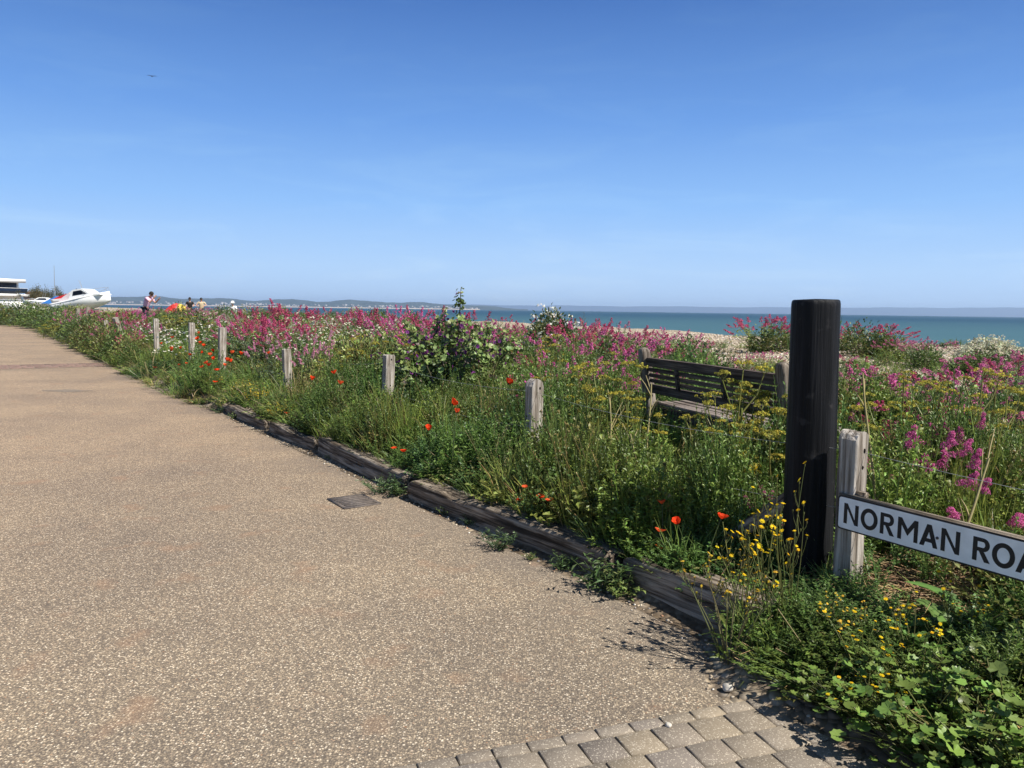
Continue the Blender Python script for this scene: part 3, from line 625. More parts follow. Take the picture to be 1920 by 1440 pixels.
for ch, u0, wd in LW:
    for poly in glyph(ch, wd, 0.0905, 0.0168):
        n = len(poly); b_ = len(LV); LV += [(u0 + a, -0.0083, v - 0.045) for a, v in poly] + [(u0 + a, -0.0074, v - 0.045) for a, v in poly]
        LT += [tuple(range(b_, b_ + n))] + [(b_ + q, b_ + n + q, b_ + n + (q + 1) % n, b_ + (q + 1) % n) for q in range(n)]
tm = bpy.data.meshes.new('lettering'); tm.from_pydata(LV, [], LT)
lo = link('lettering', tm, M_BLACK, sg)
pb = PB(); pb.box((0.06, 0.045, 0.083), (0.085, 0.03, 0.03)); pb.build('batten', M_SLEEPER, sg)
for bxp in (0.46, 0.92):
    V, Q, T = lathe([(0.006, 0.0), (0.006, 0.003), (0.003, 0.004)], 12); V = V[:, [0, 2, 1]] * np.array((1, -1, 1))
    b_ = link('bolt', mesh_np('bolt', V, Q, T), M_IRON, sg); b_.location = (bxp, -0.0076, 0.0)

# ------------------------------------------------------------------ bench seen from behind
bl = np.array((1.12, 6.3)); br = np.array((1.705, 4.57)); bd = br - bl; BL = float(np.linalg.norm(bd)); byaw = math.atan2(bd[1], bd[0])
bzl, bzr = gz(*bl), gz(*br); bz0 = 0.285
bn = empty('park_bench', (bl[0], bl[1], bz0), byaw); tag(bn, 'dark weathered slatted wooden bench facing the sea, seen from behind', 'bench')
def bevbox(name, c, s, mat, parent, rx=0.0, bev=0.006, ry=0.0):
    bm = bmesh.new(); bmesh.ops.create_cube(bm, size=1.0)
    for v in bm.verts: v.co = (v.co.x * s[0], v.co.y * s[1], v.co.z * s[2])
    bmesh.ops.bevel(bm, geom=list(bm.edges), offset=bev, segments=2, affect='EDGES')
    me = bpy.data.meshes.new(name); bm.to_mesh(me); bm.free(); o = link(name, me, mat, parent); o.location = c; o.rotation_euler = (rx, ry, 0); return o
lean = R(9)
def back_y(z): return -0.30 - max(0, z - 0.40) * math.tan(lean) + 0.30   # the back leans towards the road as it rises (seat is on +y)
for xx in (0.045, BL - 0.045):
    sec = []
    prof = [(-0.12, 0), (0.2, 0), (0.40, 0), (0.62, back_y(0.62)), (0.80, back_y(0.80)), (0.835, back_y(0.835)), (0.858, back_y(0.858)), (0.872, back_y(0.872)), (0.877, back_y(0.877))]
    scl = [1, 1, 1, 1, 1, 0.97, 0.84, 0.58, 0.2]
    V = []
    for (z, y), k in zip(prof, scl):
        for u, v in rrect(0.088 * k, 0.085 * k, 0.02 * k, 3): V.append((xx + u, y + v, z))
    m = 16; Q = [(i * m + j, i * m + (j + 1) % m, (i + 1) * m + (j + 1) % m, (i + 1) * m + j) for i in range(len(prof) - 1) for j in range(m)]
    me = bpy.data.meshes.new('back_leg'); me.from_pydata(V, [], Q + [tuple((len(prof) - 1) * m + j for j in range(m))]); 
    for p in me.polygons: p.use_smooth = True
    link('back_leg', me, M_BLEG, bn)
    bevbox('front_leg', (xx, 0.46, 0.13), (0.07, 0.07, 0.54), M_BLEG, bn)
IL = BL - 0.185
def back_rail(name, z, h, th): return bevbox(name, (BL / 2, back_y(z), z), (IL, th, h), M_BENCH, bn, lean)
back_rail('top_rail', 0.765, 0.07, 0.04); back_rail('lower_rail', 0.55, 0.07, 0.036)
for z in (0.7015, 0.6575, 0.6135): back_rail('back_slat', z, 0.0315, 0.018)
for xx in (0.30 * BL, 0.63 * BL): bevbox('back_upright', (xx, back_y(0.657) - 0.016, 0.657), (0.045, 0.022, 0.16), M_BENCH, bn, lean)
for k in range(6): bevbox('seat_slat', (BL / 2, 0.055 + 0.083 * k, 0.425 - 0.006 * math.sin(k)), (BL - 0.06, 0.066, 0.024), M_SEAT, bn)
bevbox('seat_rail', (BL / 2, 0.46, 0.365), (IL, 0.03, 0.08), M_BENCH, bn); bevbox('seat_rail', (BL / 2, 0.02, 0.37), (IL, 0.03, 0.08), M_BENCH, bn)

# ------------------------------------------------------------------ plant builders (each returns arrays or meshes)
Z3 = np.array((0, 0, 1.0))
def jit(rng, col, n, v=0.25, h=0.12):
    c = np.asarray(col, float)[None] * rng.uniform(1 - v, 1 + v, (n, 1)) * rng.uniform(1 - h, 1 + h, (n, 3)); return np.clip(c, 0, 1)
G_GRASS, G_DARK, G_LIGHT, G_OLIVE, G_BLUE, STRAW = (0.165, 0.240, 0.050), (0.085, 0.140, 0.036), (0.245, 0.305, 0.080), (0.195, 0.195, 0.06), (0.14, 0.195, 0.095), (0.36, 0.27, 0.13)
def stem_paths(rng, n, H, Rr, K=5, r0=0.04, bend=1.0, hvar=0.25, drop=0.25):
    th = rng.uniform(0, 2 * math.pi, n); rho = np.sqrt(rng.uniform(0, 1, n)); h = H * (1 - drop * rho ** 2) * rng.uniform(1 - hvar, 1.0, n)
    base = np.stack([r0 * rho * np.cos(th), r0 * rho * np.sin(th), np.zeros(n)], 1)
    u = np.linspace(0, 1, K)[None, :, None]
    d = np.stack([np.cos(th) * Rr * rho, np.sin(th) * Rr * rho, np.zeros(n)], 1)[:, None, :]
    wob = rng.normal(0, 0.03 * H, (n, 1, 3)) * np.sin(u * math.pi) * np.array((1, 1, 0))
    return base[:, None] + d * (u ** (1 + 0.6 * bend)) + Z3 * (h[:, None, None] * u) + wob
def along(path, u):
    n, K, _ = path.shape; f = np.clip(u, 0, 0.999) * (K - 1); i = f.astype(int); w = (f - i)[..., None]
    r = np.arange(n)[:, None]; return path[r, i] * (1 - w) + path[r, i + 1] * w
def tuft(rng, nb=16, H=0.4, Rr=0.2, w=0.007, col=G_GRASS, straw=0.12):
    pb = PB(); p = stem_paths(rng, nb, H, Rr * 0.85, 4, 0.05, 1.2, 0.55, 0.2); p[:, -1, 2] -= H * 0.12 * rng.uniform(0, 1, nb)
    wd = w * rng.uniform(0.6, 1.3, (nb, 1)) * np.array((0.8, 1.0, 0.8, 0.15)); C = jit(rng, col, nb, 0.35); k = rng.uniform(0, 1, nb) < straw; C[k] = jit(rng, STRAW, k.sum())
    pb.ribbons(p, wd, C, rng.uniform(0, math.pi, nb)); return pb.arrays()
def seedgrass(rng, nb=7, H=0.7, Rr=0.25):
    pb = PB(); p = stem_paths(rng, nb, H, Rr, 5, 0.04, 1.2, 0.35); pb.ribbons(p, np.full((nb, 5), 0.0035), jit(rng, (0.22, 0.20, 0.08), nb), rng.uniform(0, 3, nb))
    u = np.tile(np.linspace(0.8, 1, 9), (nb, 1)); b = along(p, u).reshape(-1, 3); d = rng.normal(0, 0.5, b.shape) + Z3
    pb.leaves(b, d, 0.022, 0.006, jit(rng, (0.34, 0.27, 0.12), len(b)), rng); return pb.arrays()
def herb(rng, ns=7, H=0.4, Rr=0.2, lf=0.05, lw=0.018, per=16, col=G_GRASS, up=0.5):
    pb = PB(); p = stem_paths(rng, ns, H, Rr, 5, 0.05); pb.ribbons(p, np.tile(np.array((0.006, 0.006, 0.005, 0.004, 0.002)), (ns, 1)), jit(rng, tuple(v * 0.9 for v in col), ns), rng.uniform(0, 3, ns))
    u = np.sort(rng.uniform(0.08, 1, (ns, per)), 1); b = along(p, u); a = rng.uniform(0, 2 * math.pi, (ns, per))
    d = np.stack([np.cos(a), np.sin(a), np.full(a.shape, up) + rng.normal(0, 0.25, a.shape)], 2)
    pb.leaves(b.reshape(-1, 3), d.reshape(-1, 3), (lf * rng.uniform(0.5, 1.2, ns * per) * (1.15 - 0.5 * u.ravel())), lw * rng.uniform(0.7, 1.2, ns * per), jit(rng, col, ns * per, 0.35), rng); return pb.arrays()
def florets_dome(pb, rng, cen, rad, n, size, col, dark):
    m = len(cen); v = rng.normal(0, 1, (m, n, 3)); v[..., 2] = np.abs(v[..., 2]) * 0.8 - 0.15; v /= np.linalg.norm(v, axis=2, keepdims=True)
    c = cen[:, None] + v * rad[:, None, None] * np.array((1.15, 1.15, 0.75)) * rng.uniform(0.75, 1.05, (m, n, 1))
    C = jit(rng, col, m * n, 0.3, 0.1); k = rng.uniform(0, 1, m * n) < 0.22; C[k] = jit(rng, dark, k.sum())
    pb.quads(c.reshape(-1, 3), (v + rng.normal(0, 0.35, v.shape)).reshape(-1, 3), size * rng.uniform(0.7, 1.25, m * n), C, rng)
PINKS = {'bright magenta': ((0.62, 0.150, 0.350), (0.40, 0.06, 0.19)), 'deep crimson': ((0.50, 0.085, 0.175), (0.31, 0.04, 0.09)), 'dusty pink': ((0.56, 0.19, 0.31), (0.40, 0.09, 0.19)), 'pale pink': ((0.62, 0.30, 0.40), (0.48, 0.17, 0.27))}
def valerian(seed, ns, H, Rr, head, pal, fl=46, fsz=0.0075, leafn=14, lf=0.075, domes=6, bare=0.25, ln=1.1):
    rng = np.random.default_rng(seed); L, F = PB(), PB(); col, dark = PINKS[pal]
    p = stem_paths(rng, ns, H, Rr, 6, 0.10 + Rr * 0.15, 0.9, 0.35)
    L.tubes(p, np.tile(np.array((0.005, 0.0048, 0.0044, 0.004, 0.0034, 0.0024)), (ns, 1)), jit(rng, (0.15, 0.15, 0.07), ns), 3)
    per = leafn; u = np.tile(np.repeat(np.linspace(0.04, 0.8, per // 2), 2), (ns, 1)) + rng.normal(0, 0.03, (ns, per)); b = along(p, np.clip(u, 0, 1))
    a = np.tile(np.arange(per) * math.pi + np.repeat(np.arange(per // 2), 2) * 1.4, (ns, 1)) + rng.uniform(0, 6, (ns, 1))
    d = np.stack([np.cos(a), np.sin(a), 0.5 + rng.normal(0, 0.25, a.shape)], 2)
    ll = lf * rng.uniform(0.6, 1.2, (ns, per)) * (1.25 - 0.6 * u)
    L.leaves(b.reshape(-1, 3), d.reshape(-1, 3), ll.ravel(), ll.ravel() * 0.42, jit(rng, G_BLUE if seed % 2 else G_LIGHT, ns * per, 0.3), rng)
    fl_i = np.nonzero(rng.uniform(0, 1, ns) > bare * 0.6)[0]
    q = p[fl_i]; m = len(q)
    ax = q[:, -1] - q[:, -2]; ax /= np.linalg.norm(ax, axis=1, keepdims=True)
    for k in range(domes):
        w = k / max(1, domes - 1); rr = head * (0.34 - 0.17 * w) * rng.uniform(0.75, 1.2, m)
        off = rng.normal(0, 1, (m, 3)) * np.array((1, 1, 0.15)); off /= np.linalg.norm(off, axis=1, keepdims=True)
        c = q[:, -1] - ax * (head * (1.15 - 1.15 * w))[..., None] if np.ndim(head) else q[:, -1] - ax * head * ln * (1 - 1.05 * w)
        c = c + off * (head * (0.30 - 0.27 * w))
        florets_dome(F, rng, c, rr, max(6, int(fl / domes)), fsz, col, dark)
    return L.mesh('foliage'), F.mesh('blossom')
def umbel(seed, H, nb=5, rays=13, lets=9, Rr=0.28, col=(0.40, 0.33, 0.045), leafn=60, fsz=0.006, ur=0.055):
    rng = np.random.default_rng(seed); L, F = PB(), PB(); gs = (0.20, 0.21, 0.06)
    main = stem_paths(rng, 1, H * 0.75, 0.06, 5, 0.01); L.tubes(main, np.array([[0.011, 0.010, 0.008, 0.007, 0.006]]), jit(rng, gs, 1), 5)
    u = rng.uniform(0.35, 0.98, (1, nb)); b = along(main, u)[0]; a = rng.uniform(0, 2 * math.pi, nb) + np.arange(nb) * 2.4
    ln = H * rng.uniform(0.28, 0.5, nb); d = np.stack([np.cos(a) * 0.55, np.sin(a) * 0.55, np.full(nb, 0.85)], 1); tip = b + d * ln[:, None]; tip[0] = main[0, -1] + Z3 * H * 0.25
    mid = (b + tip) / 2 + np.stack([np.cos(a), np.sin(a), np.zeros(nb)], 1) * 0.03
    L.tubes(np.stack([b, mid, tip], 1), np.tile(np.array((0.006, 0.005, 0.004)), (nb, 1)), jit(rng, gs, nb), 4)
    th = rng.uniform(0, 2 * math.pi, (nb, rays)); ro = np.sqrt(rng.uniform(0.02, 1, (nb, rays))) * ur * rng.uniform(0.7, 1.2, (nb, 1))
    e = tip[:, None] + np.stack([np.cos(th) * ro, np.sin(th) * ro, ur * 0.9 - ro * ro / ur * 0.45], 2)
    L.tubes(np.stack([np.repeat(tip, rays, 0), e.reshape(-1, 3)], 1), np.full((nb * rays, 2), 0.0012), jit(rng, gs, nb * rays), 3)
    heads_ = []
    for k in range(nb):
        F = PB(); florets_dome(F, rng, e[k], np.full(rays, ur * 0.24), lets, fsz, col, tuple(v * 0.6 for v in col)); heads_.append(F.mesh('umbel'))
    b = along(np.repeat(main, 1, 0), rng.uniform(0.05, 0.9, (1, leafn)))[0]; a = rng.uniform(0, 2 * math.pi, leafn); k = rng.uniform(0.02, 0.22, leafn)
    b = b + np.stack([np.cos(a) * k, np.sin(a) * k, rng.normal(0, 0.03, leafn)], 1)
    L.leaves(b, np.stack([np.cos(a), np.sin(a), rng.uniform(-0.1, 0.9, leafn)], 1), rng.uniform(0.04, 0.075, leafn), rng.uniform(0.014, 0.028, leafn), jit(rng, (0.13, 0.16, 0.04), leafn, 0.35), rng)
    return [L.mesh('foliage')] + heads_
SUNN = np.array(SUN_DIR)
def daisies(seed, ns, H, Rr, r=0.021, white=(0.80, 0.79, 0.74), eye=(0.62, 0.42, 0.03)):
    rng = np.random.default_rng(seed); L, F = PB(), PB(); p = stem_paths(rng, ns, H, Rr, 4, Rr * 0.5, 0.6, 0.35)
    L.ribbons(p, np.full((ns, 4), 0.0035), jit(rng, G_GRASS, ns), rng.uniform(0, 3, ns))
    u = rng.uniform(0.05, 0.8, (ns, 6)); b = along(p, u).reshape(-1, 3); L.leaves(b, rng.normal(0, 0.6, b.shape) + Z3 * 0.6, 0.045, 0.013, jit(rng, G_DARK, len(b), 0.4), rng)
    nrm = SUNN[None] * 0.5 + Z3 * 0.5 + rng.normal(0, 0.3, (ns, 3)); c = p[:, -1]
    F.discs(c, nrm, r * rng.uniform(0.75, 1.2, ns), white, rng, 9, 0.02, 0.72)
    nn = nrm / np.linalg.norm(nrm, axis=1, keepdims=True); F.discs(c + nn * 0.003, nrm, r * 0.32, eye, rng, 4, -0.1, 0.92); return L.mesh('foliage'), F.mesh('blossom')
def hawkbit(seed, ns, H, Rr, heads=4, r=0.012, col=(0.80, 0.56, 0.02), stemc=(0.17, 0.19, 0.06), buds=0.4, parts=True):
    rng = np.random.default_rng(seed); L, F = PB(), PB(); p = stem_paths(rng, ns, H, Rr, 6, 0.035, 0.8, 0.35)
    L.tubes(p, np.tile(np.array((0.0034, 0.0032, 0.0028, 0.0024, 0.002, 0.0014)), (ns, 1)), jit(rng, stemc, ns), 4)
    u = rng.uniform(0.6, 0.97, (ns, heads)); b = along(p, u).reshape(-1, 3); a = rng.uniform(0, 6.28, len(b)); l = H * rng.uniform(0.06, 0.17, len(b))
    t = b + np.stack([np.cos(a) * 0.45, np.sin(a) * 0.45, np.full(len(b), 0.9)], 1) * l[:, None]; L.tubes(np.stack([b, (b + t) / 2 + np.stack([np.cos(a), np.sin(a), 0 * a], 1) * 0.006, t], 1), np.tile(np.array((0.0016, 0.0014, 0.0012)), (len(b), 1)), jit(rng, stemc, len(b)), 3)
    ends = np.concatenate([p[:, -1], t]); k = rng.uniform(0, 1, len(ends)) > buds; e = ends[k]; bd_ = ends[~k]
    nrm = SUNN * 0.35 + Z3 * 0.7 + rng.normal(0, 0.3, e.shape)
    heads_ = []
    for k in range(len(e)):
        if k == 0 or parts: F = PB()
        F.discs(e[k:k + 1] + Z3 * 0.004, nrm[k:k + 1], r * rng.uniform(0.75, 1.2, 1), jit(rng, col, 1, 0.12), rng, 9, 0.25, 0.78); F.discs(e[k:k + 1] + Z3 * 0.007, nrm[k:k + 1], r * 0.6, jit(rng, tuple(v * 0.9 for v in col), 1, 0.12), rng, 6, 0.3, 0.8)
        if parts and k < 95: heads_.append(F.mesh('flower_head'))
    if not parts: heads_.append(F.mesh('blossom'))
    allb = np.concatenate([bd_, e - Z3 * 0.003]); L.tubes(np.stack([allb - Z3 * 0.006, allb, allb + Z3 * 0.005], 1), np.tile(np.array((0.0022, 0.0042, 0.003)), (len(allb), 1)), jit(rng, (0.13, 0.14, 0.05), len(allb)), 5)
    n = 26; a = rng.uniform(0, 6.28, n); L.leaves(np.stack([np.cos(a) * 0.02, np.sin(a) * 0.02, rng.uniform(0, 0.12, n)], 1), np.stack([np.cos(a), np.sin(a), rng.uniform(0.1, 1.0, n)], 1), rng.uniform(0.06, 0.13, n), rng.uniform(0.014, 0.024, n), jit(rng, G_GRASS, n, 0.3), rng, 0.2, 0.3)
    return [L.mesh('foliage')] + heads_
def poppy(seed, H, r=0.03, col=(0.78, 0.055, 0.012)):
    rng = np.random.default_rng(seed); L, F, D = PB(), PB(), PB(); p = stem_paths(rng, 1, H, 0.10, 7, 0.01, 0.5, 0.0)
    L.tubes(p, np.full((1, 7), 0.0022), jit(rng, (0.12, 0.15, 0.06), 1), 4); b = along(p, rng.uniform(0.05, 0.5, (1, 9)))[0]
    L.leaves(b, rng.normal(0, 0.7, b.shape) + Z3 * 0.5, 0.06, 0.016, jit(rng, G_GRASS, 9, 0.3), rng)
    tip = p[0, -1]; n = SUNN * rng.uniform(0.1, 0.6) + Z3 * 0.7 + rng.normal(0, 0.25, 3); n /= np.linalg.norm(n); a = np.cross(n, (1, 0.2, 0)); a /= np.linalg.norm(a); bb = np.cross(n, a)
    op = rng.uniform(0.8, 1.35)
    for k in range(4):
        th0 = k * math.pi / 2 + rng.uniform(-0.15, 0.15); ro = 1.0 if k % 2 else 0.88; V = []
        for i in range(4):
            q = i / 3
            for j in range(7):
                w = (j - 3) / 3; th = th0 + w * 0.95 * (0.5 + 0.5 * q); rr = r * ro * q * (1 - 0.12 * w * w) * (1 + 0.06 * math.sin(j * 2.1 + k + seed)); z = r * op * q ** 1.7 + 0.004 * (k % 2) + 0.05 * r * math.sin(j * 2.7 + k) * q
                V.append(tip + a * math.cos(th) * rr + bb * math.sin(th) * rr + n * z)
        Q = [(i * 7 + j, i * 7 + j + 1, (i + 1) * 7 + j + 1, (i + 1) * 7 + j) for i in range(3) for j in range(6)]
        F.add(V, Q, None, jit(rng, col, 1, 0.12)[0])
    Vd, Qd, Td = lathe([(r * 0.08, 0), (r * 0.22, r * 0.12), (r * 0.22, r * 0.28), (r * 0.12, r * 0.36)], 8)
    M3 = np.stack([a, bb, n], 0); D.add(Vd @ M3 + tip, Qd, Td, (0.012, 0.014, 0.012))
    return L.mesh('stem'), F.mesh('petals', True), D.mesh('seed_head')
def lobed(pb, rng, c, n, r, col, lobes=6, cup=0.18):
    N = len(c); n = n / np.linalg.norm(n, axis=1, keepdims=True); a = np.cross(n, rng.normal(0, 1, (N, 3))); a /= np.linalg.norm(a, axis=1, keepdims=True); b = np.cross(n, a)
    k = lobes * 2; th = np.linspace(-2.75, 2.75, k + 1); base = np.where(np.arange(k + 1) % 2 == 0, 0.88, 1.03)
    rr = base[None] * np.broadcast_to(r, N)[:, None] * rng.uniform(0.9, 1.08, (N, k + 1)); z = np.where(np.arange(k + 1) % 2 == 0, cup, cup * 1.9)[None] * rr * rng.uniform(0.3, 1.5, (N, 1))
    ring = c[:, None] + a[:, None] * (np.cos(th)[None] * rr)[..., None] + b[:, None] * (np.sin(th)[None] * rr)[..., None] + n[:, None] * z[..., None]
    mid = (ring + c[:, None]) / 2 + n[:, None] * (0.06 * np.where(np.arange(k + 1) % 2 == 0, -0.6, 0.7)[None] * rr)[..., None]
    V = np.concatenate([c[:, None], mid, ring], 1); m = 2 * k + 3; K = np.arange(N)[:, None, None] * m; j = np.arange(k)[None, :, None]
    T = np.concatenate([K + 0 * j, K + 1 + j, K + 2 + j], 2).reshape(-1, 3); Q = np.concatenate([K + 1 + j, K + k + 2 + j, K + k + 3 + j, K + 2 + j], 2).reshape(-1, 4)
    pb.add(V.reshape(-1, 3), Q, T, np.repeat(np.broadcast_to(col, (N, 3)), m, 0))
def mallow_weed(seed, n=22, H=0.26, Rr=0.2, r=0.036):
    rng = np.random.default_rng(seed); L = PB(); p = stem_paths(rng, n, H, Rr, 5, 0.04, 0.8, 0.7, 0.3); L.tubes(p, np.full((n, 5), 0.0022), jit(rng, (0.14, 0.15, 0.05), n), 3)
    nr = Z3 * 0.8 + SUNN * 0.2 + rng.normal(0, 0.33, (n, 3)); lobed(L, rng, p[:, -1], nr, r * rng.uniform(0.55, 1.3, n), jit(rng, (0.15, 0.235, 0.05), n, 0.35), 7); return L.mesh('mallow_weed')
def dock(seed, n=8, Lf=0.30, w=0.075, col=(0.10, 0.175, 0.045)):
    rng = np.random.default_rng(seed); L = PB(); K = 8; u = np.linspace(0, 1, K)
    for k in range(n):
        a = 6.283 * k / n + rng.uniform(-0.4, 0.4); el = rng.uniform(0.5, 1.25); l = Lf * rng.uniform(0.65, 1.15); wd = w * rng.uniform(0.7, 1.1) * np.sin(math.pi * np.clip(u * 0.93 + 0.07, 0, 1) ** 0.8) ** 0.9; wd[0] = 0.008
        x = l * (u * math.cos(el) + 0.25 * u ** 2); z = l * (u * math.sin(el) - 0.38 * u ** 2.2); d = np.array((math.cos(a), math.sin(a), 0)); s = np.array((-math.sin(a), math.cos(a), 0))
        mid = d * x[:, None] + Z3 * z[:, None] + d * 0.015; wav = 0.10 * wd * np.sin(u * 17 + k)
        V = np.concatenate([mid - s * wd[:, None] / 2 + Z3 * (wd * 0.22 + wav)[:, None], mid, mid + s * wd[:, None] / 2 + Z3 * (wd * 0.22 - wav)[:, None]])
        Q = [(r_ * K + i, r_ * K + i + 1, (r_ + 1) * K + i + 1, (r_ + 1) * K + i) for r_ in range(2) for i in range(K - 1)]
        c = jit(rng, col, 1, 0.2)[0]; C = np.tile(c, (3 * K, 1)); C[K:2 * K] *= 1.5; L.add(V, Q, None, np.clip(C, 0, 1))
    return L.mesh('broad_leaf_dock', True)
def shrub(seed, n, rx, rz, lf, col, col2=None, flower=None, fn=0, fr=0.02, stems=12, upw=0.35, lw=0.45, fquad=False):
    rng = np.random.default_rng(seed); L, F = PB(), PB()
    th = rng.uniform(0, 6.283, n); cz = rng.uniform(0.0, 1.0, n); rad = np.sqrt(1 - cz ** 2) * rng.uniform(0.35, 1.0, n) ** 0.6
    clump = 1 + 0.22 * np.sin(3 * th + seed) * np.cos(4 * cz + seed) + 0.12 * np.sin(7 * th + 2 * seed)
    c = np.stack([np.cos(th) * rad * rx * clump, np.sin(th) * rad * rx * clump, rz * (cz * rng.uniform(0.55, 1.0, n) + 0.02) * clump], 1)
    d = c / np.array((rx, rx, rz)); d = d + Z3 * upw + rng.normal(0, 0.45, (n, 3)); C = jit(rng, col, n, 0.35)
    if col2 is not None: k = rng.uniform(0, 1, n) < 0.35; C[k] = jit(rng, col2, k.sum(), 0.3)
    ll = lf * rng.uniform(0.6, 1.25, n); L.leaves(c, d, ll, ll * lw, C, rng)
    p = stem_paths(rng, stems, rz * 0.9, rx * 0.8, 4, 0.08); L.tubes(p, np.tile(np.array((0.009, 0.007, 0.005, 0.003)) * min(1.6, rz * 1.4), (stems, 1)), jit(rng, (0.12, 0.095, 0.06), stems), 4)
    out_ = [L.mesh('foliage')]
    if flower is not None:
        th = rng.uniform(0, 6.283, fn); cz = rng.uniform(0.25, 1.0, fn); rad = np.sqrt(1 - cz ** 2); clump = 1 + 0.22 * np.sin(3 * th + seed) * np.cos(4 * cz + seed) + 0.12 * np.sin(7 * th + 2 * seed)
        c = np.stack([np.cos(th) * rad * rx, np.sin(th) * rad * rx, rz * cz], 1) * clump[:, None] * rng.uniform(0.92, 1.08, (fn, 1))
        if fquad: florets_dome(F, rng, c, np.full(fn, fr), 9, fr * 0.36, flower, tuple(v * 0.7 for v in flower))
        else: F.discs(c, c / np.array((rx, rx, rz)) + rng.normal(0, 0.3, c.shape), fr * rng.uniform(0.7, 1.2, fn), jit(rng, flower, fn, 0.2), rng, 5, 0.25, 0.8)
        out_.append(F.mesh('blossom'))
    return out_

# ------------------------------------------------------------------ where things stand, in words; equal labels are then told apart by their order
PLACED = []
def where(x, y):
    s, t = ST(x, y); px, _ = proj(x, y, gz(x, y) + 0.4); d = math.hypot(x, y)
    if s < -0.95 and t < 0.75: return 'in corner below road sign' if px > 1560 else 'in front of the black post'
    if t < 0.78:
        for lim, ph in ((1.3, 'between black post and round topped post'), (4.3, 'by kerb left of round topped post'), (7.2, 'by kerb left of two-holed post'),
                        (10.1, 'by road beside cracked post'), (16.2, 'among the upright far posts'), (24, 'by road near leaning post')):
            if s < lim: return ph
        return 'far along the road edge'
    far = 'far back' if d > 15 else ('in mid bed' if d > 8.5 else 'near fence')
    if px < 230: return 'below the boats, ' + far
    if px < 480: return 'below beach walkers, ' + far
    if px < 780: return 'left of tree mallow, ' + far
    if px < 930: return 'around tree mallow, ' + far
    if px < 1200: return 'left of bench, ' + far
    if px < 1480:
        return ('beyond the bench, ' + far) if ST(x, y)[1] > 1.9 else 'in front of the bench'
    return 'right of black post, ' + far
def put(o, x, y, look, cat, group, dz=0.0, sc=1.0, rz=None, lab=None, rnd=random.Random(3), z=None, scz=None):
    o.location = (x, y, (gz(x, y) if z is None else z) + dz); o.rotation_euler = (0, 0, rnd.uniform(0, 6.28) if rz is None else rz); o.scale = (sc, sc, scz or sc)
    o['category'] = cat; o['group'] = group; PLACED.append((o, look, lab or where(x, y), proj(x, y, o.location.z + 0.3)[0])); return o
def kind2(name, meshes, mats):
    r = empty(name)
    for me, m in zip(meshes, mats): link(me.name.split('.')[0], me, m, r)
    return r
class Stock:
    def __init__(self, name, variants): self.name, self.v, self.k = name, variants, 0
    def get(self, i=None):
        i = (self.k if i is None else i) % len(self.v); self.k += 1; meshes, mats, used = self.v[i]
        self.v[i] = (meshes, mats, True); r = empty(self.name)
        if len(meshes) == 1:
            bpy.data.objects.remove(r); return link(self.name, meshes[0], mats[0])
        for me, m in zip(meshes, mats): link(me.name.split('.')[0], me, m, r)
        return r
LP = (M_LEAF, M_PETAL)
def vstock(pal, base, n, **kw): return [(valerian(base + i, pal=pal, **kw), LP, False) for i in range(n)]
near_kw = dict(ns=9, H=0.85, Rr=0.35, head=0.14, fl=760, fsz=0.0056, leafn=14, domes=9, ln=0.78, bare=0.1)
mid_kw = dict(ns=20, H=0.85, Rr=0.46, head=0.085, fl=90, fsz=0.0092, leafn=24, lf=0.085, domes=6, bare=0.35)
full_kw = dict(ns=34, H=0.85, Rr=0.55, head=0.085, fl=60, fsz=0.011, leafn=22, lf=0.09, domes=6, bare=0.15)
V_NEAR = {p: Stock('red_valerian', vstock(p, 100 + i * 10, 3, **near_kw)) for i, p in enumerate(('bright magenta', 'dusty pink'))}
V_MID = {p: Stock('red_valerian', vstock(p, 200 + i * 10, 4, **mid_kw)) for i, p in enumerate(PINKS)}
V_FULL = {p: Stock('red_valerian', vstock(p, 300 + i * 10, 3, **full_kw)) for i, p in enumerate(PINKS)}
GV = 'red valerian clumps in flower'
def val(kind, pal, px, D, sc=1.0, H=None, lab=None, size=''):
    x, y = bear(px, D); o = {'n': V_NEAR, 'm': V_MID, 'f': V_FULL}[kind][pal].get()
    sz = size or ('tall' if (H or sc) > 1.12 else ('low' if (H or sc) < 0.8 else ''))
    return put(o, x, y, (sz + ' ' + pal).strip() + ' valerian clump', 'flowering plant', GV, sc=sc, scz=H or sc, lab=lab)
BM, DC, DP, PP = 'bright magenta', 'deep crimson', 'dusty pink', 'pale pink'
# near heads around the sign
for a in (('n', BM, 1775, 3.75, 0.50, 0.82, 'with the biggest heads, above the road sign', 'tall'), ('n', BM, 1680, 4.1, 0.45, 0.62, 'with one round head right of arch topped post', ''),
          ('n', BM, 1442, 4.0, 0.35, 0.46, 'with a slim spike, just left of the black post', ''), ('n', DP, 1700, 4.4, 0.5, 0.5, 'with small heads over the left end of sign', ''),
          ('n', BM, 1815, 4.2, 0.4, 0.80, 'with tight domed heads behind the thick dead stalk', 'tall'), ('n', BM, 1890, 3.3, 0.5, 0.5, 'low down below the right end of the sign', 'low')):
    val(*a)
rnd = random.Random(8)
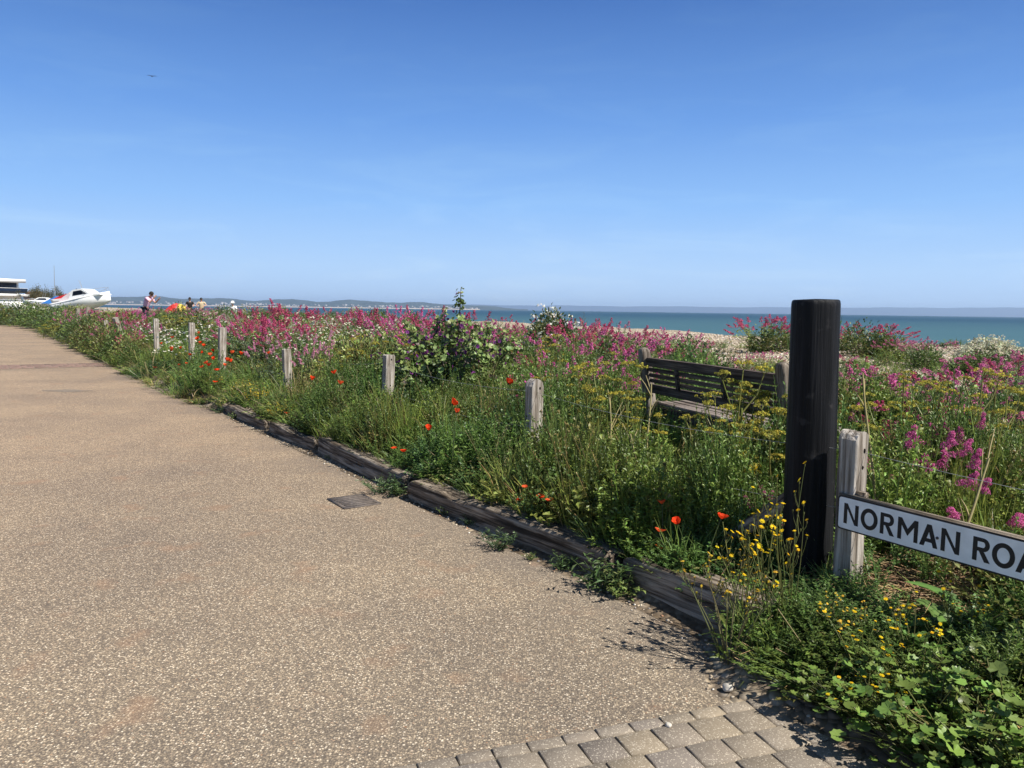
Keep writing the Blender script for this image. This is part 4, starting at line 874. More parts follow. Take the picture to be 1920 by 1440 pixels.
# right of the post, over the shingle
for px, D, sc, H, pal in ((1590, 7.2, .8, .72, DC), (1605, 9, .7, .6, DC), (1615, 6.4, .8, .85, BM), (1655, 6.8, .8, .7, DP), (1700, 6.2, .8, .75, BM), (1740, 7.4, .8, .6, DP), (1790, 7.0, .9, .7, DC), (1830, 6.6, .9, .85, BM),
                          (1880, 7.2, .9, .9, DC), (1915, 6.3, .9, .85, BM), (1860, 5.4, .8, .8, DP), (1650, 5.5, .7, .62, DP), (1730, 5.2, .7, .7, DC), (1905, 8.6, .8, .7, BM), (1770, 9.2, .6, .5, DP), (1560, 11, .8, .6, DP), (1950, 7.6, .9, .9, DP), (1805, 5.6, .8, .7, BM)):
    val('m', pal, px, D, sc, H)
for px, D, sc, H, pal, i in ((1430, 20, 1.5, 1.25, DC, 0), (1480, 21, 1.2, 1.1, DC, 1), (1275, 14.5, .9, .98, DP, 2), (1640, 19, 1.5, 1.05, DC, 0), (1735, 16.5, 1.0, .80, DP, 1), (1845, 12.6, 1.0, .52, BM, 2), (1690, 18, 1.0, .8, DP, 2), (1925, 13.5, 1.0, .5, DP, 0), (1585, 21, 1.2, 1.0, DC, 2),
                             (1405, 14, .55, .5, DP, 1), (1440, 13, .7, .5, DP, 0), (1360, 10.5, .5, .45, DP, 2)):
    x, y = bear(px, D); put(V_FULL[pal].get(i), x, y, ('large ' if sc > 1.1 else 'leafy ') + pal + ' valerian bush', 'flowering plant', GV, sc=sc, scz=H)
# left of and behind the bench
for px, D, sc, H, pal in ((1005, 11, .9, 1.0, DC), (1035, 9.5, .9, 1.05, BM), (1065, 12, 1, 1.1, DC), (1085, 8.2, .8, 1.0, BM), (1115, 10, .9, 1.08, DC), (1150, 9, .9, 1.05, BM), (1185, 10.5, .9, 1.0, DC), (1210, 9.2, .8, .95, BM), (1100, 7.3, .7, .86, BM), (1060, 7.0, .7, .92, BM),
                          (1135, 7.8, .7, .80, DP), (1175, 7.4, .7, .78, BM), (1020, 7.6, .7, .72, DP), (1230, 11.5, .8, .85, DC), (1125, 12.5, 1, 1.12, DC), (1005, 8.6, .7, .8, DC), (1165, 12.2, 1, 1.05, DP), (1085, 11.0, .9, 1.08, BM), (1320, 12.5, .6, .62, DP), (1245, 8.3, .6, .62, BM), (1380, 9.0, .5, .5, DP), (1420, 8.6, .5, .48, DP), (1290, 9.4, .5, .5, DP)):
    val('m', pal, px, D, sc, H)
for px, D, sc, H, pal in ((955, 14, .8, .75, DP), (985, 16, .9, .8, DC), (930, 16.5, .9, .85, DP), (1110, 15, 1, .95, DC), (1160, 15.5, 1, .95, DP), (1205, 16, 1, .92, DC), (1245, 17, .9, .85, BM), (1070, 16, 1, .95, BM), (1310, 17, .7, .6, DC), (965, 11.5, .6, .6, PP), (945, 19, 1.0, .9, DC)):
    val('m', pal, px, D, sc, H)
for px, D, sc, H, pal in ((475, 15.2, 1, .98, DC), (498, 14.2, 1, 1.0, DC), (530, 14.6, 1, 1.02, DC), (551, 14, 1, .98, BM), (575, 16, 1, 1.0, DC), (605, 16.5, 1, 1.02, DP), (680, 14.8, 1, 1.05, DC), (712, 13.2, .9, 1.02, BM), (765, 13.6, .9, 1.05, DC), (785, 12.8, .9, 1.05, BM), (650, 17, 1, 1.02, DC), (455, 16.5, 1, .95, BM)):
    val('m', pal, px, D, sc, H * 1.2)
# around the mallow, to its left and far away
for px, D, sc, H, pal in ((815, 10.5, .9, 1.2, BM), (840, 11, .9, 1.22, DC), (870, 10.5, .9, 1.18, BM), (890, 11.3, .9, 1.14, DC), (905, 10.6, .6, 1.05, BM), (800, 12, .8, 1.05, DC), (925, 13, .6, .7, DP),
                          (700, 14, 1, 1.12, DC), (725, 14.5, 1, 1.16, BM), (750, 14, 1, 1.14, BM), (775, 15, 1, 1.05, DC), (690, 16, 1, 1.05, DC), (740, 12.5, .7, .85, BM),
                          (485, 16, 1.1, 1.15, DC), (505, 15, 1.1, 1.2, DC), (525, 16, 1.1, 1.18, DC), (545, 15.5, 1, 1.1, DC), (515, 13.5, 1, .98, DC), (540, 13.2, .9, .9, DC), (560, 17, 1, 1.0, DC), (470, 14.5, 1, .95, DC), (490, 13.6, .9, .85, BM),
                          (505, 11.4, .6, .85, PP), (590, 10.2, .6, .95, PP), (566, 11.2, .6, .88, DP), (640, 17, 1, .95, DC), (660, 15.5, .9, .95, DP), (620, 18, 1, 1.0, DC)):
    val('m', pal, px, D, sc * 1.05, H * (1.24 if px < 800 else 1.10))
for k in range(62):
    px = rnd.uniform(60, 480); D = rnd.uniform(17, 42) if px > 200 else rnd.uniform(24, 46); x, y = bear(px, D)
    if ST(x, y)[1] < 0.9: continue
    val('m', rnd.choice((DC, DP, DP, BM, PP)), px, D, rnd.uniform(.9, 1.4), rnd.uniform(.68, 1.0))
for s_, t_, sc, H, pal in ((17.5, .35, .9, .8, DC), (19.2, .4, .9, .9, DC), (18.2, .8, .9, 1.0, BM), (21, .3, 1, .9, DP), (23.5, .6, 1, 1, DC), (26, .5, 1.1, .9, DP), (29, .6, 1.1, 1.1, BM), (31, .9, 1.2, 1.1, DC), (33, .4, 1.2, 1.1, BM), (36, .8, 1.2, 1.2, DP), (20.3, .9, 1, 1, DC), (24.6, 1.2, 1, 1.1, DC)):
    x, y = P(s_, t_); o = V_MID[pal].get(); put(o, x, y, pal + ' valerian clump spilling over the kerb', 'flowering plant', GV, sc=sc, scz=H)

# poppies
pop = [(380, 622), (404, 620), (330, 631), (335, 641), (365, 631), (372, 635), (345, 650), (366, 647), (377, 646), (378, 652), (389, 644), (410, 635), (306, 642), (325, 677), (346, 680), (395, 666), (400, 669), (422, 675), (429, 681), (435, 660), (444, 661), (451, 647), (411, 710), (296, 689),
       (495, 659), (570, 687), (637, 696), (652, 699), (539, 770), (852, 755), (842, 765), (806, 770), (739, 837), (745, 868), (772, 830), (950, 717), (1002, 911), (973, 926), (980, 932), (1033, 917), (1012, 936), (1020, 930), (1234, 941), (1297, 937), (1336, 967), (1264, 986), (1253, 1022), (1270, 1113), (320, 655), (415, 655), (355, 664), (384, 676), (352, 690), (402, 694)]
def ray_at(px, py, Y): d = FW * FPX + RT * (px - 960) + UP * (720 - py); return np.array((0, 0, EYE)) + d * (Y / d[1])
PST = [[(poppy(700 + i, 0.5, 0.029 * (0.8 + 0.07 * i), (0.80, 0.06, 0.012) if i % 3 else (0.80, 0.12, 0.035)), (M_LEAF, M_PETAL, M_DARK), False)] for i in range(6)]
PSTK = Stock('poppy', [v[0] for v in PST])
for i, (px, py) in enumerate(pop):
    best = None
    for Y in np.arange(3.0, 24, 0.05):                   # the flower stands where its sight line passes about half a metre above the bed
        q = ray_at(px, py, Y); s_, t_ = ST(q[0], q[1])
        if t_ < 0.15: continue
        h = q[2] - float(hz(s_, t_))
        if h < 0.60 + 0.08 * rnd.random(): best = (q, h); break
    if best is None: continue
    q, h = best; h = max(h, 0.22); o = PSTK.get()
    put(o, q[0], q[1], 'orange red poppy' if i % 6 in (0, 3) else 'scarlet poppy', 'poppy', 'red poppies along the fence', sc=1.0, scz=h / 0.5, z=q[2] - h); o.scale = (1.0 + 0.035 * max(0, q[1] - 4),) * 2 + (h / 0.5,)

# white daisies
DST = Stock('oxeye_daisy', [(daisies(800 + i, 16, 0.62, 0.32, 0.027), LP, False) for i in range(4)])
WST = Stock('white_bedstraw', [(daisies(820 + i, 60, 0.75, 0.5, 0.019, (0.72, 0.70, 0.58), (0.55, 0.45, 0.12)), LP, False) for i in range(3)])
for k in range(58):
    px = rnd.uniform(215, 460); D = rnd.uniform(14.5, 26); x, y = bear(px, D); s_, t_ = ST(x, y)
    if t_ < 0.5 or (px < 260 and D < 18): continue
    put(DST.get(), x, y, 'white daisy clump', 'daisy', 'white daisy clumps', sc=rnd.uniform(.8, 1.2))
for px, D, sc in ((560, 13, 1), (585, 12.5, 1.1), (610, 13.5, 1.1), (635, 12.6, 1.0), (660, 13.4, 1.1), (600, 15, 1.2), (570, 15.6, 1.2), (640, 15.4, 1.2), (760, 12.2, 1.05), (775, 13, 1.1), (745, 13.2, 1.0), (690, 15, 1.1), (550, 14.4, 1.1), (625, 11.6, .9), (720, 13.5, .95), (430, 20, 1.2), (455, 18, 1.1), (410, 22, 1.2), (470, 20, 1.2), (580, 11.4, .9)):
    x, y = bear(px, D); put(WST.get(), x, y, 'creamy white mass of small daisies', 'daisy', 'creamy white daisy masses', sc=sc, scz=sc * 1.15)

# yellow-green umbels (alexanders and fennel)
UST = Stock('alexanders', [(umbel(900 + i, 0.8, 6, 14, 9, 0.3, (0.36, 0.33, 0.06) if i % 2 else (0.44, 0.38, 0.06), 90), (M_LEAF,) + (M_PETAL,) * 6, False) for i in range(5)])
GU = 'yellow green umbel plants'
for px, D, sc, H in ((1395, 4.6, 1, 1.16), (1430, 4.5, 1, 1.14), (1455, 4.7, .9, 1.08), (1375, 4.7, .9, 1.05), (1440, 4.3, 1, 1.0), (1350, 4.8, .8, .9), (1465, 4.2, .8, .95), (1410, 4.3, .9, .9), (1425, 4.8, 1, 1.12), (1385, 4.4, .8, .85), (1180, 5.9, .9, 1.0), (1150, 6.1, 1, 1.1), (1235, 5.4, .7, .75), (1125, 6.6, 1, 1.08), (1170, 5.5, .8, .9), (1105, 6.0, .9, 1.0), (1140, 5.7, .8, .85), (1030, 6.8, .8, .9), (1085, 6.6, .9, 1.0), (1205, 5.8, .6, .6), (1100, 6.2, .7, .75), (1060, 7.2, .8, .85), (1160, 5.6, .6, .6),
                     (1680, 4.6, .9, .9), (1640, 5.0, .9, .8), (1850, 4.6, 1, 1.0), (1880, 5.0, 1, 1.05), (1810, 4.9, 1, .95), (1745, 5.2, .9, .95), (1700, 5.6, .9, .9), (1900, 4.3, .9, .9), (1770, 4.5, .8, .8), (1600, 5.3, .8, .75), (1625, 4.6, .7, .65),
                     (1015, 9.0, .9, 1.0), (1045, 8.8, .9, 1.0), (985, 9.4, .9, .9), (700, 10.2, .9, 1.05), (730, 10.4, 1, 1.0), (760, 10.6, 1, 1.02), (675, 10, .9, 1.0), (640, 10.5, 1, .95), (715, 9.6, .9, .9), (620, 9.8, .8, .85), (790, 10, .8, .9),
                     (90, 34, 1.4, .85), (110, 32, 1.5, .85), (78, 32, 1.4, .85), (125, 33, 1.4, .8), (98, 31, 1.3, .75), (205, 27, 1.5, .92), (225, 27, 1.5, .9), (190, 28, 1.4, .85), (330, 20, 1.4, 1.05), (355, 20.5, 1.4, 1.02), (310, 21, 1.3, .95), (380, 20, 1.2, .9)):
    x, y = bear(px, D); put(UST.get(), x, y, 'yellow green umbel plant' if UST.k % 2 else 'olive green umbel plant', 'umbel plant', GU, sc=sc, scz=H)

# small yellow daisies: hawkbit and ragwort
HST = Stock('hawkbit', [(hawkbit(1000 + i, 9, 0.62, 0.22, 4, 0.0125), (M_LEAF,) + (M_PETAL,) * 95, False) for i in range(4)])
H2 = Stock('hawkbit', [(hawkbit(1020 + i, 14, 0.42, 0.20, 5, 0.0085, (0.72, 0.50, 0.06), (0.19, 0.18, 0.08), 0.35), (M_LEAF,) + (M_PETAL,) * 95, False) for i in range(3)])
GH = 'yellow hawkbit plants'
for x, y, sc, H, i, lk in ((0.90, 3.02, .95, 1.15, 4, 'straggly hawkbit with small pale yellow heads leaning over the kerb'), (1.10, 3.10, 1.0, 1.12, 0, 'tall hawkbit with large yellow heads in front of the black post'), (1.18, 3.14, .8, 1.25, 1, 'tall slender hawkbit with a tight knot of yellow heads crossing the black post'),
                           (1.00, 3.16, .8, .9, 2, 'yellow hawkbit leaning left beside the brace timber'), (1.02, 3.25, .7, .62, 5, 'bushy hawkbit of tiny yellow heads behind the nearest kerb timber'), (1.38, 2.95, .7, .6, 6, 'hawkbit with orange yellow heads left of the sign post foot'),
                           (1.30, 2.72, .7, .48, 3, 'short yellow hawkbit among the corner weeds'), (1.48, 2.72, .6, .55, 0, 'yellow hawkbit below the left half of the sign'), (1.72, 2.86, .6, .55, 1, 'yellow hawkbit behind the big dock leaves'), (1.22, 2.50, .6, .36, 2, 'low yellow hawkbit by the paving edge')):
    o = (HST if i < 4 else H2).get(i % 4); put(o, x, y, lk, 'hawkbit', GH, sc=sc, scz=H); PLACED[-1] = (o, lk, '', 0)
RST = Stock('ragwort', [(hawkbit(1040 + i, 20, 0.6, 0.34, 6, 0.014, (0.66, 0.50, 0.06), (0.16, 0.18, 0.06), 0.2, False), LP, False) for i in range(3)])
for px, D, sc, H in ((740, 9.6, 1, 1.05), (765, 9.9, 1, 1.0), (780, 9.3, .9, .9), (720, 11, 1, 1), (790, 11, 1, 1.1), (850, 10, .9, 1.1), (890, 9.8, .8, 1.05), (1070, 8.4, .8, .9), (1020, 8.1, .8, .85), (975, 8.6, .8, .8), (1125, 8.6, .8, .7), (480, 9.8, .7, .6), (520, 8.9, .6, .45), (395, 12, .7, .5), (455, 11, .6, .45), (600, 16, 1.1, 1.1), (640, 14, 1.1, 1.1), (690, 13, 1, 1.05), (1600, 8, .8, .6), (1680, 8.4, .8, .6)):
    x, y = bear(px, D); put(RST.get(), x, y, 'pale yellow ragwort clump', 'ragwort', 'pale yellow ragwort clumps', sc=sc, scz=H)

# tree mallow
MX, MY = bear(848, 9.0)
rng = np.random.default_rng(77); L, F, B = PB(), PB(), PB(); ns = 38
p = stem_paths(rng, ns, 1.16, 0.66, 7, 0.18, 0.5, 0.30, 0.28); p[0] = np.stack([np.linspace(0.03, 0.09, 7), np.zeros(7), np.linspace(0, 1.33, 7)], 1)
B.tubes(p, np.tile(np.array((0.018, 0.015, 0.012, 0.010, 0.008, 0.006, 0.004)), (ns, 1)), jit(rng, (0.13, 0.105, 0.07), ns), 6)
u = rng.uniform(0.10, 1, (ns, 110)); b = along(p, u).reshape(-1, 3); a = rng.uniform(0, 6.283, len(b)); k = rng.uniform(0.03, 0.15, len(b)) * (1.25 - u.ravel() * 0.9)
c = b + np.stack([np.cos(a) * k, np.sin(a) * k, rng.normal(0, 0.03, len(b))], 1); nr = np.stack([np.cos(a), np.sin(a), np.full(len(a), 0.9)], 1) + rng.normal(0, 0.4, c.shape)
lobed(L, rng, c, nr, rng.uniform(0.018, 0.050, len(b)) * (1.15 - 0.5 * u.ravel()), np.where((rng.uniform(0, 1, len(b)) < 0.06)[:, None], jit(rng, (0.15, 0.12, 0.11), len(b), 0.3), jit(rng, (0.165, 0.225, 0.070), len(b), 0.5)), 5, 0.22)
u = rng.uniform(0.4, 0.95, (ns, 9)); b = along(p, u).reshape(-1, 3); a = rng.uniform(0, 6.283, len(b)); o_ = np.stack([np.cos(a), np.sin(a), 0.3 + 0 * a], 1); F.discs(b + o_ * 0.10, o_ + rng.normal(0, 0.3, b.shape), rng.uniform(0.017, 0.026, len(b)), jit(rng, (0.22, 0.045, 0.24), len(b), 0.3), rng, 5, 0.35, 0.7, (0.03, 0.005, 0.03))
tm_ = kind2('tree_mallow', (L.mesh('foliage'), F.mesh('blossom'), B.mesh('stems')), (M_LEAF, M_PETAL, M_LEAF))
tm_.location = (MX, MY, gz(MX, MY)); tm_.scale = (1.12, 1.12, 1.06); tag(tm_, 'big leafy tree mallow bush with dark purple flowers and one tall spike', 'bush')

# bushes
def bush(name, meshes, px, D, lab, cat='bush', sc=1.0, scz=None, group=None):
    mats = [M_LEAF, M_PETAL][:len(meshes)]
    o = kind2(name, meshes, mats) if len(meshes) > 1 else link(name, meshes[0], M_LEAF)
    x, y = bear(px, D); o.location = (x, y, gz(x, y) - 0.02); o.scale = (sc, sc, scz or sc); tag(o, lab, cat, group); return o
bush('white_flowered_bush', shrub(41, 3200, 0.52, 0.80, 0.09, (0.085, 0.12, 0.045), G_OLIVE, (0.74, 0.72, 0.64), 70, 0.07, fquad=True), 1036, 14.5, 'rounded bush topped with white blossom rising against the sea')
bush('cream_flowered_bush', shrub(42, 1400, 0.66, 0.72, 0.08, (0.16, 0.19, 0.11), (0.20, 0.22, 0.12), (0.68, 0.66, 0.48), 750, 0.055, fquad=True), 1862, 15.5, 'mounded bush smothered in cream flowers near the right edge')
bush('grey_green_bush', shrub(43, 900, 0.7, 0.5, 0.10, (0.07, 0.10, 0.05)), 1925, 15, 'dark green bush at the right frame edge beside the cream one')
SH = Stock('green_shrub', [([shrub(50 + i, 1500, 0.6, 0.8, 0.085, ((0.075, 0.12, 0.035), (0.12, 0.165, 0.045), (0.15, 0.14, 0.05), (0.08, 0.12, 0.055))[i % 4], (G_OLIVE, G_DARK, G_LIGHT, G_GRASS)[i % 4])[0]], (M_LEAF,), False) for i in range(4)])
SHN = ('dark green shrub', 'mid green shrub', 'olive green shrub', 'bluish green shrub')
def shr(x, y, sc, H, i): put(SH.get(i), x, y, SHN[i], 'shrub', 'leafy shrubs in the bed', sc=sc, scz=H)
for s_, t_, sc, H in [(16.2, .15, .5, .6), (17.0, .25, .7, .8), (18.4, .2, .8, .9), (19.4, .2, .8, .95), (20.6, .25, .9, 1.0), (22, .3, 1, 1.0), (23.4, .2, 1, 1.0), (25, .3, 1.1, 1.1), (27, .3, 1.1, 1.05), (29, .3, 1.2, 1.0), (31, .5, 1.3, 1.05), (33.5, .4, 1.3, 1.05), (36.5, .5, 1.5, .85), (39, .6, 1.6, .85), (42, .5, 1.8, .85), (45.5, .6, 2, .95), (49, 0.3, 2.2, 1.5), (53, 0.0, 2.4, 1.6), (57, -0.6, 2.6, 1.8), (60, -2, 2.6, 2), (50, 2.2, 2, 1.0), (56, 2.0, 2.4, 1.0), (62, 0, 2.6, 1.7)]:
    x, y = P(s_, t_); shr(x, y, sc, H, rnd.randrange(4))
for k in range(60):
    px = rnd.uniform(40, 800); D = rnd.uniform(11, 40); x, y = bear(px, D)
    if ST(x, y)[1] < 1.2: continue
    shr(x, y, rnd.uniform(.7, 1.2), rnd.uniform(.4, .65) if px < 240 else rnd.uniform(.5, .95), rnd.choice((0, 1, 1, 2, 3)))
for px, D, sc, H, i in ((225, 28, 1.5, .95, 2), (205, 29, 1.5, .95, 2), (335, 21, 1.3, 1.0, 2), (365, 21.5, 1.3, .95, 0), (690, 10.6, .9, .95, 2), (735, 11, .9, .9, 2), (655, 10.8, .9, .9, 2), (785, 9.6, .6, .5, 0), (770, 8.8, .5, .45, 0), (930, 9.6, .6, .6, 1), (1010, 10.5, .8, .8, 1), (1090, 9.8, .8, .8, 1), (1150, 10.8, .8, .75, 1), (1200, 9.4, .7, .7, 1), (1290, 14.2, .8, .75, 1), (1130, 7.0, .6, .7, 1), (1180, 6.5, .5, .6, 1), (1740, 16, .8, .62, 1), (1660, 18.5, 1, .8, 0), (1455, 19.5, 1.2, .8, 0), (1615, 18.5, 1, .9, 0), (1860, 12.4, .9, .5, 1), (1835, 12.8, .9, .5, 1), (1620, 7.6, .6, .5, 1), (1680, 7.6, .7, .5, 1), (1720, 8.2, .7, .45, 1), (1850, 6.2, .6, .5, 3), (1780, 5.9, .6, .5, 3)):
    x, y = bear(px, D); shr(x, y, sc, H, i)

# kerbside and corner weeds
WEED = Stock('rosette_weed', [([mesh_np('rosette_weed', *herb(np.random.default_rng(60 + i), 17, 0.17, 0.15, (0.075, 0.05, 0.06)[i], (0.013, 0.02, 0.010)[i], (12, 9, 16)[i], ((0.085, 0.135, 0.045), (0.15, 0.20, 0.06), (0.08, 0.125, 0.05))[i], 0.35))], (M_LEAF,), False) for i in range(3)])
for px, Dy, sc, lab in ((1130, 1105, 1.15, 'bushy dark green rosette weed against the kerb, nearest to camera'), (1165, 1120, .9, 'spreading rosette weed at the end of the long kerb timber'), (935, 1030, .8, 'bright green weed sprouting from the road below the kerb'), (1057, 1068, .6, 'feathery small weed between two kerb timbers'), (995, 1050, .3, 'tiny weed seedling at the kerb foot'),
                       (712, 925, .95, 'leafy weed spilling over the drain grate'), (745, 930, .85, 'grassy weed beside the drain grate'), (835, 965, .5, 'small weed along the kerb right of the drain'), (880, 985, .45, 'thin weed at the foot of the dark kerb timber'), (620, 862, .35, 'small weed under the split kerb timber'), (440, 785, .6, 'low weed on the road at the far timber end'), (410, 775, .6, 'dark low weed where the far kerb is overgrown')):
    d = FW * FPX + RT * (px - 960) + UP * (720 - Dy); k = -EYE / d[2]; o = WEED.get(); put(o, d[0] * k, d[1] * k, lab, 'weed', 'weeds at the foot of the kerb', sc=sc, z=0.0); PLACED[-1] = (o, lab, '', 0)
MW = Stock('mallow_weed', [([mallow_weed(1100 + i, 54, 0.26, 0.22, 0.023)], (M_LEAF,), False) for i in range(4)])
for x, y, sc, H in ((1.36, 2.54, .9, .8), (1.46, 2.62, .9, .85), (1.40, 2.36, 1, .9), (1.30, 2.36, .9, .75), (1.45, 2.25, 1, .9), (1.22, 2.52, .8, .6), (1.60, 2.35, 1.1, 1.1), (1.38, 2.42, .8, .75), (1.52, 2.12, 1, .9), (1.70, 2.18, 1, .8), (1.36, 2.18, .8, .6), (1.55, 2.5, .9, .9), (1.16, 2.64, .7, .5), (1.42, 2.02, .9, .7), (1.28, 2.22, .7, .45)):
    put(MW.get(), x, y, 'round leaved mallow weed', 'weed', 'round leaved weeds in the corner', sc=sc, scz=H)
DK = Stock('broad_leaf_dock', [([dock(70 + i, 9, 0.30, 0.085)], (M_LEAF,), False) for i in range(3)])
for x, y, sc, lab in ((1.76, 2.86, 1.15, 'dock with big upright oval leaves below the right part of the sign'), (1.90, 2.96, 1.1, 'dock with broad leaves at the right frame edge'), (1.60, 2.84, .8, 'smaller broad leaved dock left of the big one'), (1.26, 3.05, .35, 'small narrow leaved dock at the black post foot'), (1.12, 2.70, .45, 'dock lying over the paving edge'), (0.95, 3.1, .4, 'small dock behind the nearest kerb timber')):
    o = DK.get(); put(o, x, y, lab, 'dock', 'broad leaved docks', sc=sc); PLACED[-1] = (o, lab, '', 0)

# ------------------------------------------------------------------ uncountable cover: grass, undergrowth, straw, pebbles
rng = np.random.default_rng(21)
TUF = [tuft(rng, 22, 0.42, 0.16, 0.0065, G_GRASS, 0.03), tuft(rng, 22, 0.42, 0.2, 0.0065, G_LIGHT, 0.06), tuft(rng, 20, 0.42, 0.2, 0.007, G_DARK, 0.02), tuft(rng, 18, 0.45, 0.22, 0.006, (0.14, 0.175, 0.045), 0.2), seedgrass(rng)]
HRB = [herb(rng, 9, 0.40, 0.15, 0.050, 0.013, 28, G_GRASS), herb(rng, 9, 0.38, 0.17, 0.042, 0.019, 26, (0.085, 0.14, 0.04)), herb(rng, 8, 0.32, 0.2, 0.038, 0.022, 18, G_OLIVE), herb(rng, 10, 0.46, 0.13, 0.038, 0.008, 44, (0.12, 0.185, 0.045), 0.9), herb(rng, 6, 0.3, 0.2, 0.06, 0.03, 14, G_LIGHT)]
def OVER(s): return 0.34 * sm(s, 6.8, 9.2)
def cover(t, s, px, d):
    q = t - tedge(s) + OVER(s)
    c = np.where(q < 1.0, 1.0, 1.0) * sm(q, 0.10, 0.2)
    openness = sm(px, 1150, 1400) * sm(t, 3.8, 6.5) + (1 - sm(px, 1150, 1400)) * sm(t, 9, 14) * sm(px, 700, 960)
    patch = 0.5 + 0.5 * np.sin(1.7 * s + 2.0 * np.sin(0.9 * t)) * np.sin(1.3 * t + 0.7 * s)
    return c * (1 - openness * np.where(patch > 0.84, 0.5, 0.985))
def scatter(n, ymin, ymax, tmin=0.12, tmax=26, pxr=(-90, 2010), power=1.0):
    px = rng.uniform(*pxr, n); Y = ymin + (ymax - ymin) * rng.uniform(0, 1, n) ** power
    d = FW[None] * FPX + RT[None] * (px - 960)[:, None] + UP[None] * 140; x = d[:, 0] * Y / d[:, 1]
    s, t = ST(x, Y); ok = (t - tedge(s) + OVER(s) > tmin) & (t < tmax) & (rng.uniform(0, 1, n) < cover(t, s, px, Y))
    ok &= ~((np.hypot(x - 1.84, Y - 3.36) < 0.34) & (rng.uniform(0, 1, n) < 0.9)) & ~((np.hypot(x - 1.78, Y - 2.88) < 0.24) & (rng.uniform(0, 1, n) < 0.85))
    return x[ok], Y[ok], s[ok], t[ok], px[ok]
def clumps(s, t, c, k0):
    H_ = lambda i, j, k: np.abs(np.modf(np.sin(i * 127.1 + j * 311.7 + k * 74.7 + k0) * 43758.5453)[0])
    ci, cj = np.floor(s / c), np.floor(t / c); best = np.full(len(s), 9.0); h1 = np.zeros(len(s)); h2 = np.zeros(len(s)); h3 = np.zeros(len(s))
    for a in (-1, 0, 1):
        for b in (-1, 0, 1):
            i, j = ci + a, cj + b; d = np.hypot(s - (i + 0.15 + 0.7 * H_(i, j, 1)) * c, t - (j + 0.15 + 0.7 * H_(i, j, 2)) * c) / c; k = d < best
            best = np.where(k, d, best); h1 = np.where(k, H_(i, j, 3), h1); h2 = np.where(k, H_(i, j, 4), h2); h3 = np.where(k, H_(i, j, 5), h3)
    return best, h1, h2, h3
BENCH_FREE = lambda x, y: ~((np.abs(ST(x, y)[0] - 0.4) < 1.2) & (ST(x, y)[1] > 1.55) & (ST(x, y)[1] < 2.6))
def strew(protos, probs, n, ymin, ymax, hmul, tmax=26, hcap=None, power=1.0, pxr=(-90, 2010), kseed=0.0):
    x, y, s, t, px = scatter(n, ymin, ymax, 0.12, tmax, pxr, power); N = len(x); idx = rng.choice(len(protos), N, p=probs)
    grp = np.sin(2.3 * s + 1.1 * np.sin(3 * t)) + np.sin(3.1 * t + 1.7 * s); sel = (grp > 0.5) & (rng.uniform(0, 1, N) < 0.5); idx[sel] = (idx[sel] + 1) % len(protos)
    q = t - tedge(s); h = hmul * (0.85 + 0.25 * np.sin(1.9 * s + 0.7) * np.sin(2.7 * t + 1) + 0.20 * np.sin(5.1 * s + 2.2 * np.sin(4 * t)) * np.sin(6.3 * t + s)) * rng.uniform(0.65, 1.15, N) * (0.55 + 0.45 * sm(q + OVER(s), 0.12, 0.45))
    h *= 1 - 0.60 * sm(-s, 0.6, 1.1) * (1 - sm(q, 0.75, 1.3))          # the near corner is short
    h = np.where((t > 4) & (px > 900), h * 0.6, h); h = np.where((t > 2.2) & (px < 900), h * 0.8, h)
    bf = BENCH_FREE(x, y); h = np.where(bf, h, h * 0.62)
    cell = 0.40 if ymin < 4 else 0.75; cd, k1, k2, k3 = clumps(s, t, cell, kseed)
    h *= np.clip(1.38 - 1.05 * cd, 0.35, 1.3) * (0.70 + 0.55 * k1)
    same = rng.uniform(0, 1, N) < 0.7; idx = np.where(same, np.minimum((np.array(np.cumsum(probs))[None] < k2[:, None]).sum(1), len(protos) - 1), idx)
    w = np.maximum(1.0, 0.55 + y / 14.0); tint = rng.uniform(0.78, 1.18, (N, 1)) * (0.72 + 0.5 * k3)[:, None] * np.stack([1 + 0.07 * grp, np.ones(N), 1 - 0.05 * grp], 1).clip(0.75, 1.35)
    pos = np.stack([x, y, hz(s, t) - 0.01], 1)
    return replicate(protos, idx, pos, np.stack([w * np.ones(N), h], 1), rng.uniform(0, 6.283, N), tint)
g1 = strew(TUF, (.38, .28, .24, .09, .01), 9000, 2.0, 9.5, 1.42, 4.5); g2 = strew(TUF, (.28, .24, .22, .22, .04), 6200, 5.5, 24, 1.05, 26); g3 = strew(TUF, (.25, .25, .25, .2, .05), 2600, 18, 60, .85, 20, pxr=(-90, 900))
gr = PB()
for g in (g1, g2, g3):
    V, Q, T, C = g.arrays(); gr.add(V, Q, T, C)
tag(gr.build('grass', M_LEAF), 'tall green grass filling the bed', 'grass', kind='stuff')
u1 = strew(HRB, (.24, .20, .10, .36, .10), 11500, 1.95, 9.5, 1.5, 4.5, kseed=3.0); u2 = strew(HRB, (.2, .22, .20, .26, .12), 5600, 5.5, 24, 1.05, 26); u3 = strew(HRB, (.2, .3, .25, .15, .10), 2200, 18, 60, .95, 20, pxr=(-90, 900))
un = PB()
for g in (u1, u2, u3):
    V, Q, T, C = g.arrays(); un.add(V, Q, T, C)
tag(un.build('undergrowth', M_LEAF), 'leafy green undergrowth among the grass', 'undergrowth', kind='stuff')
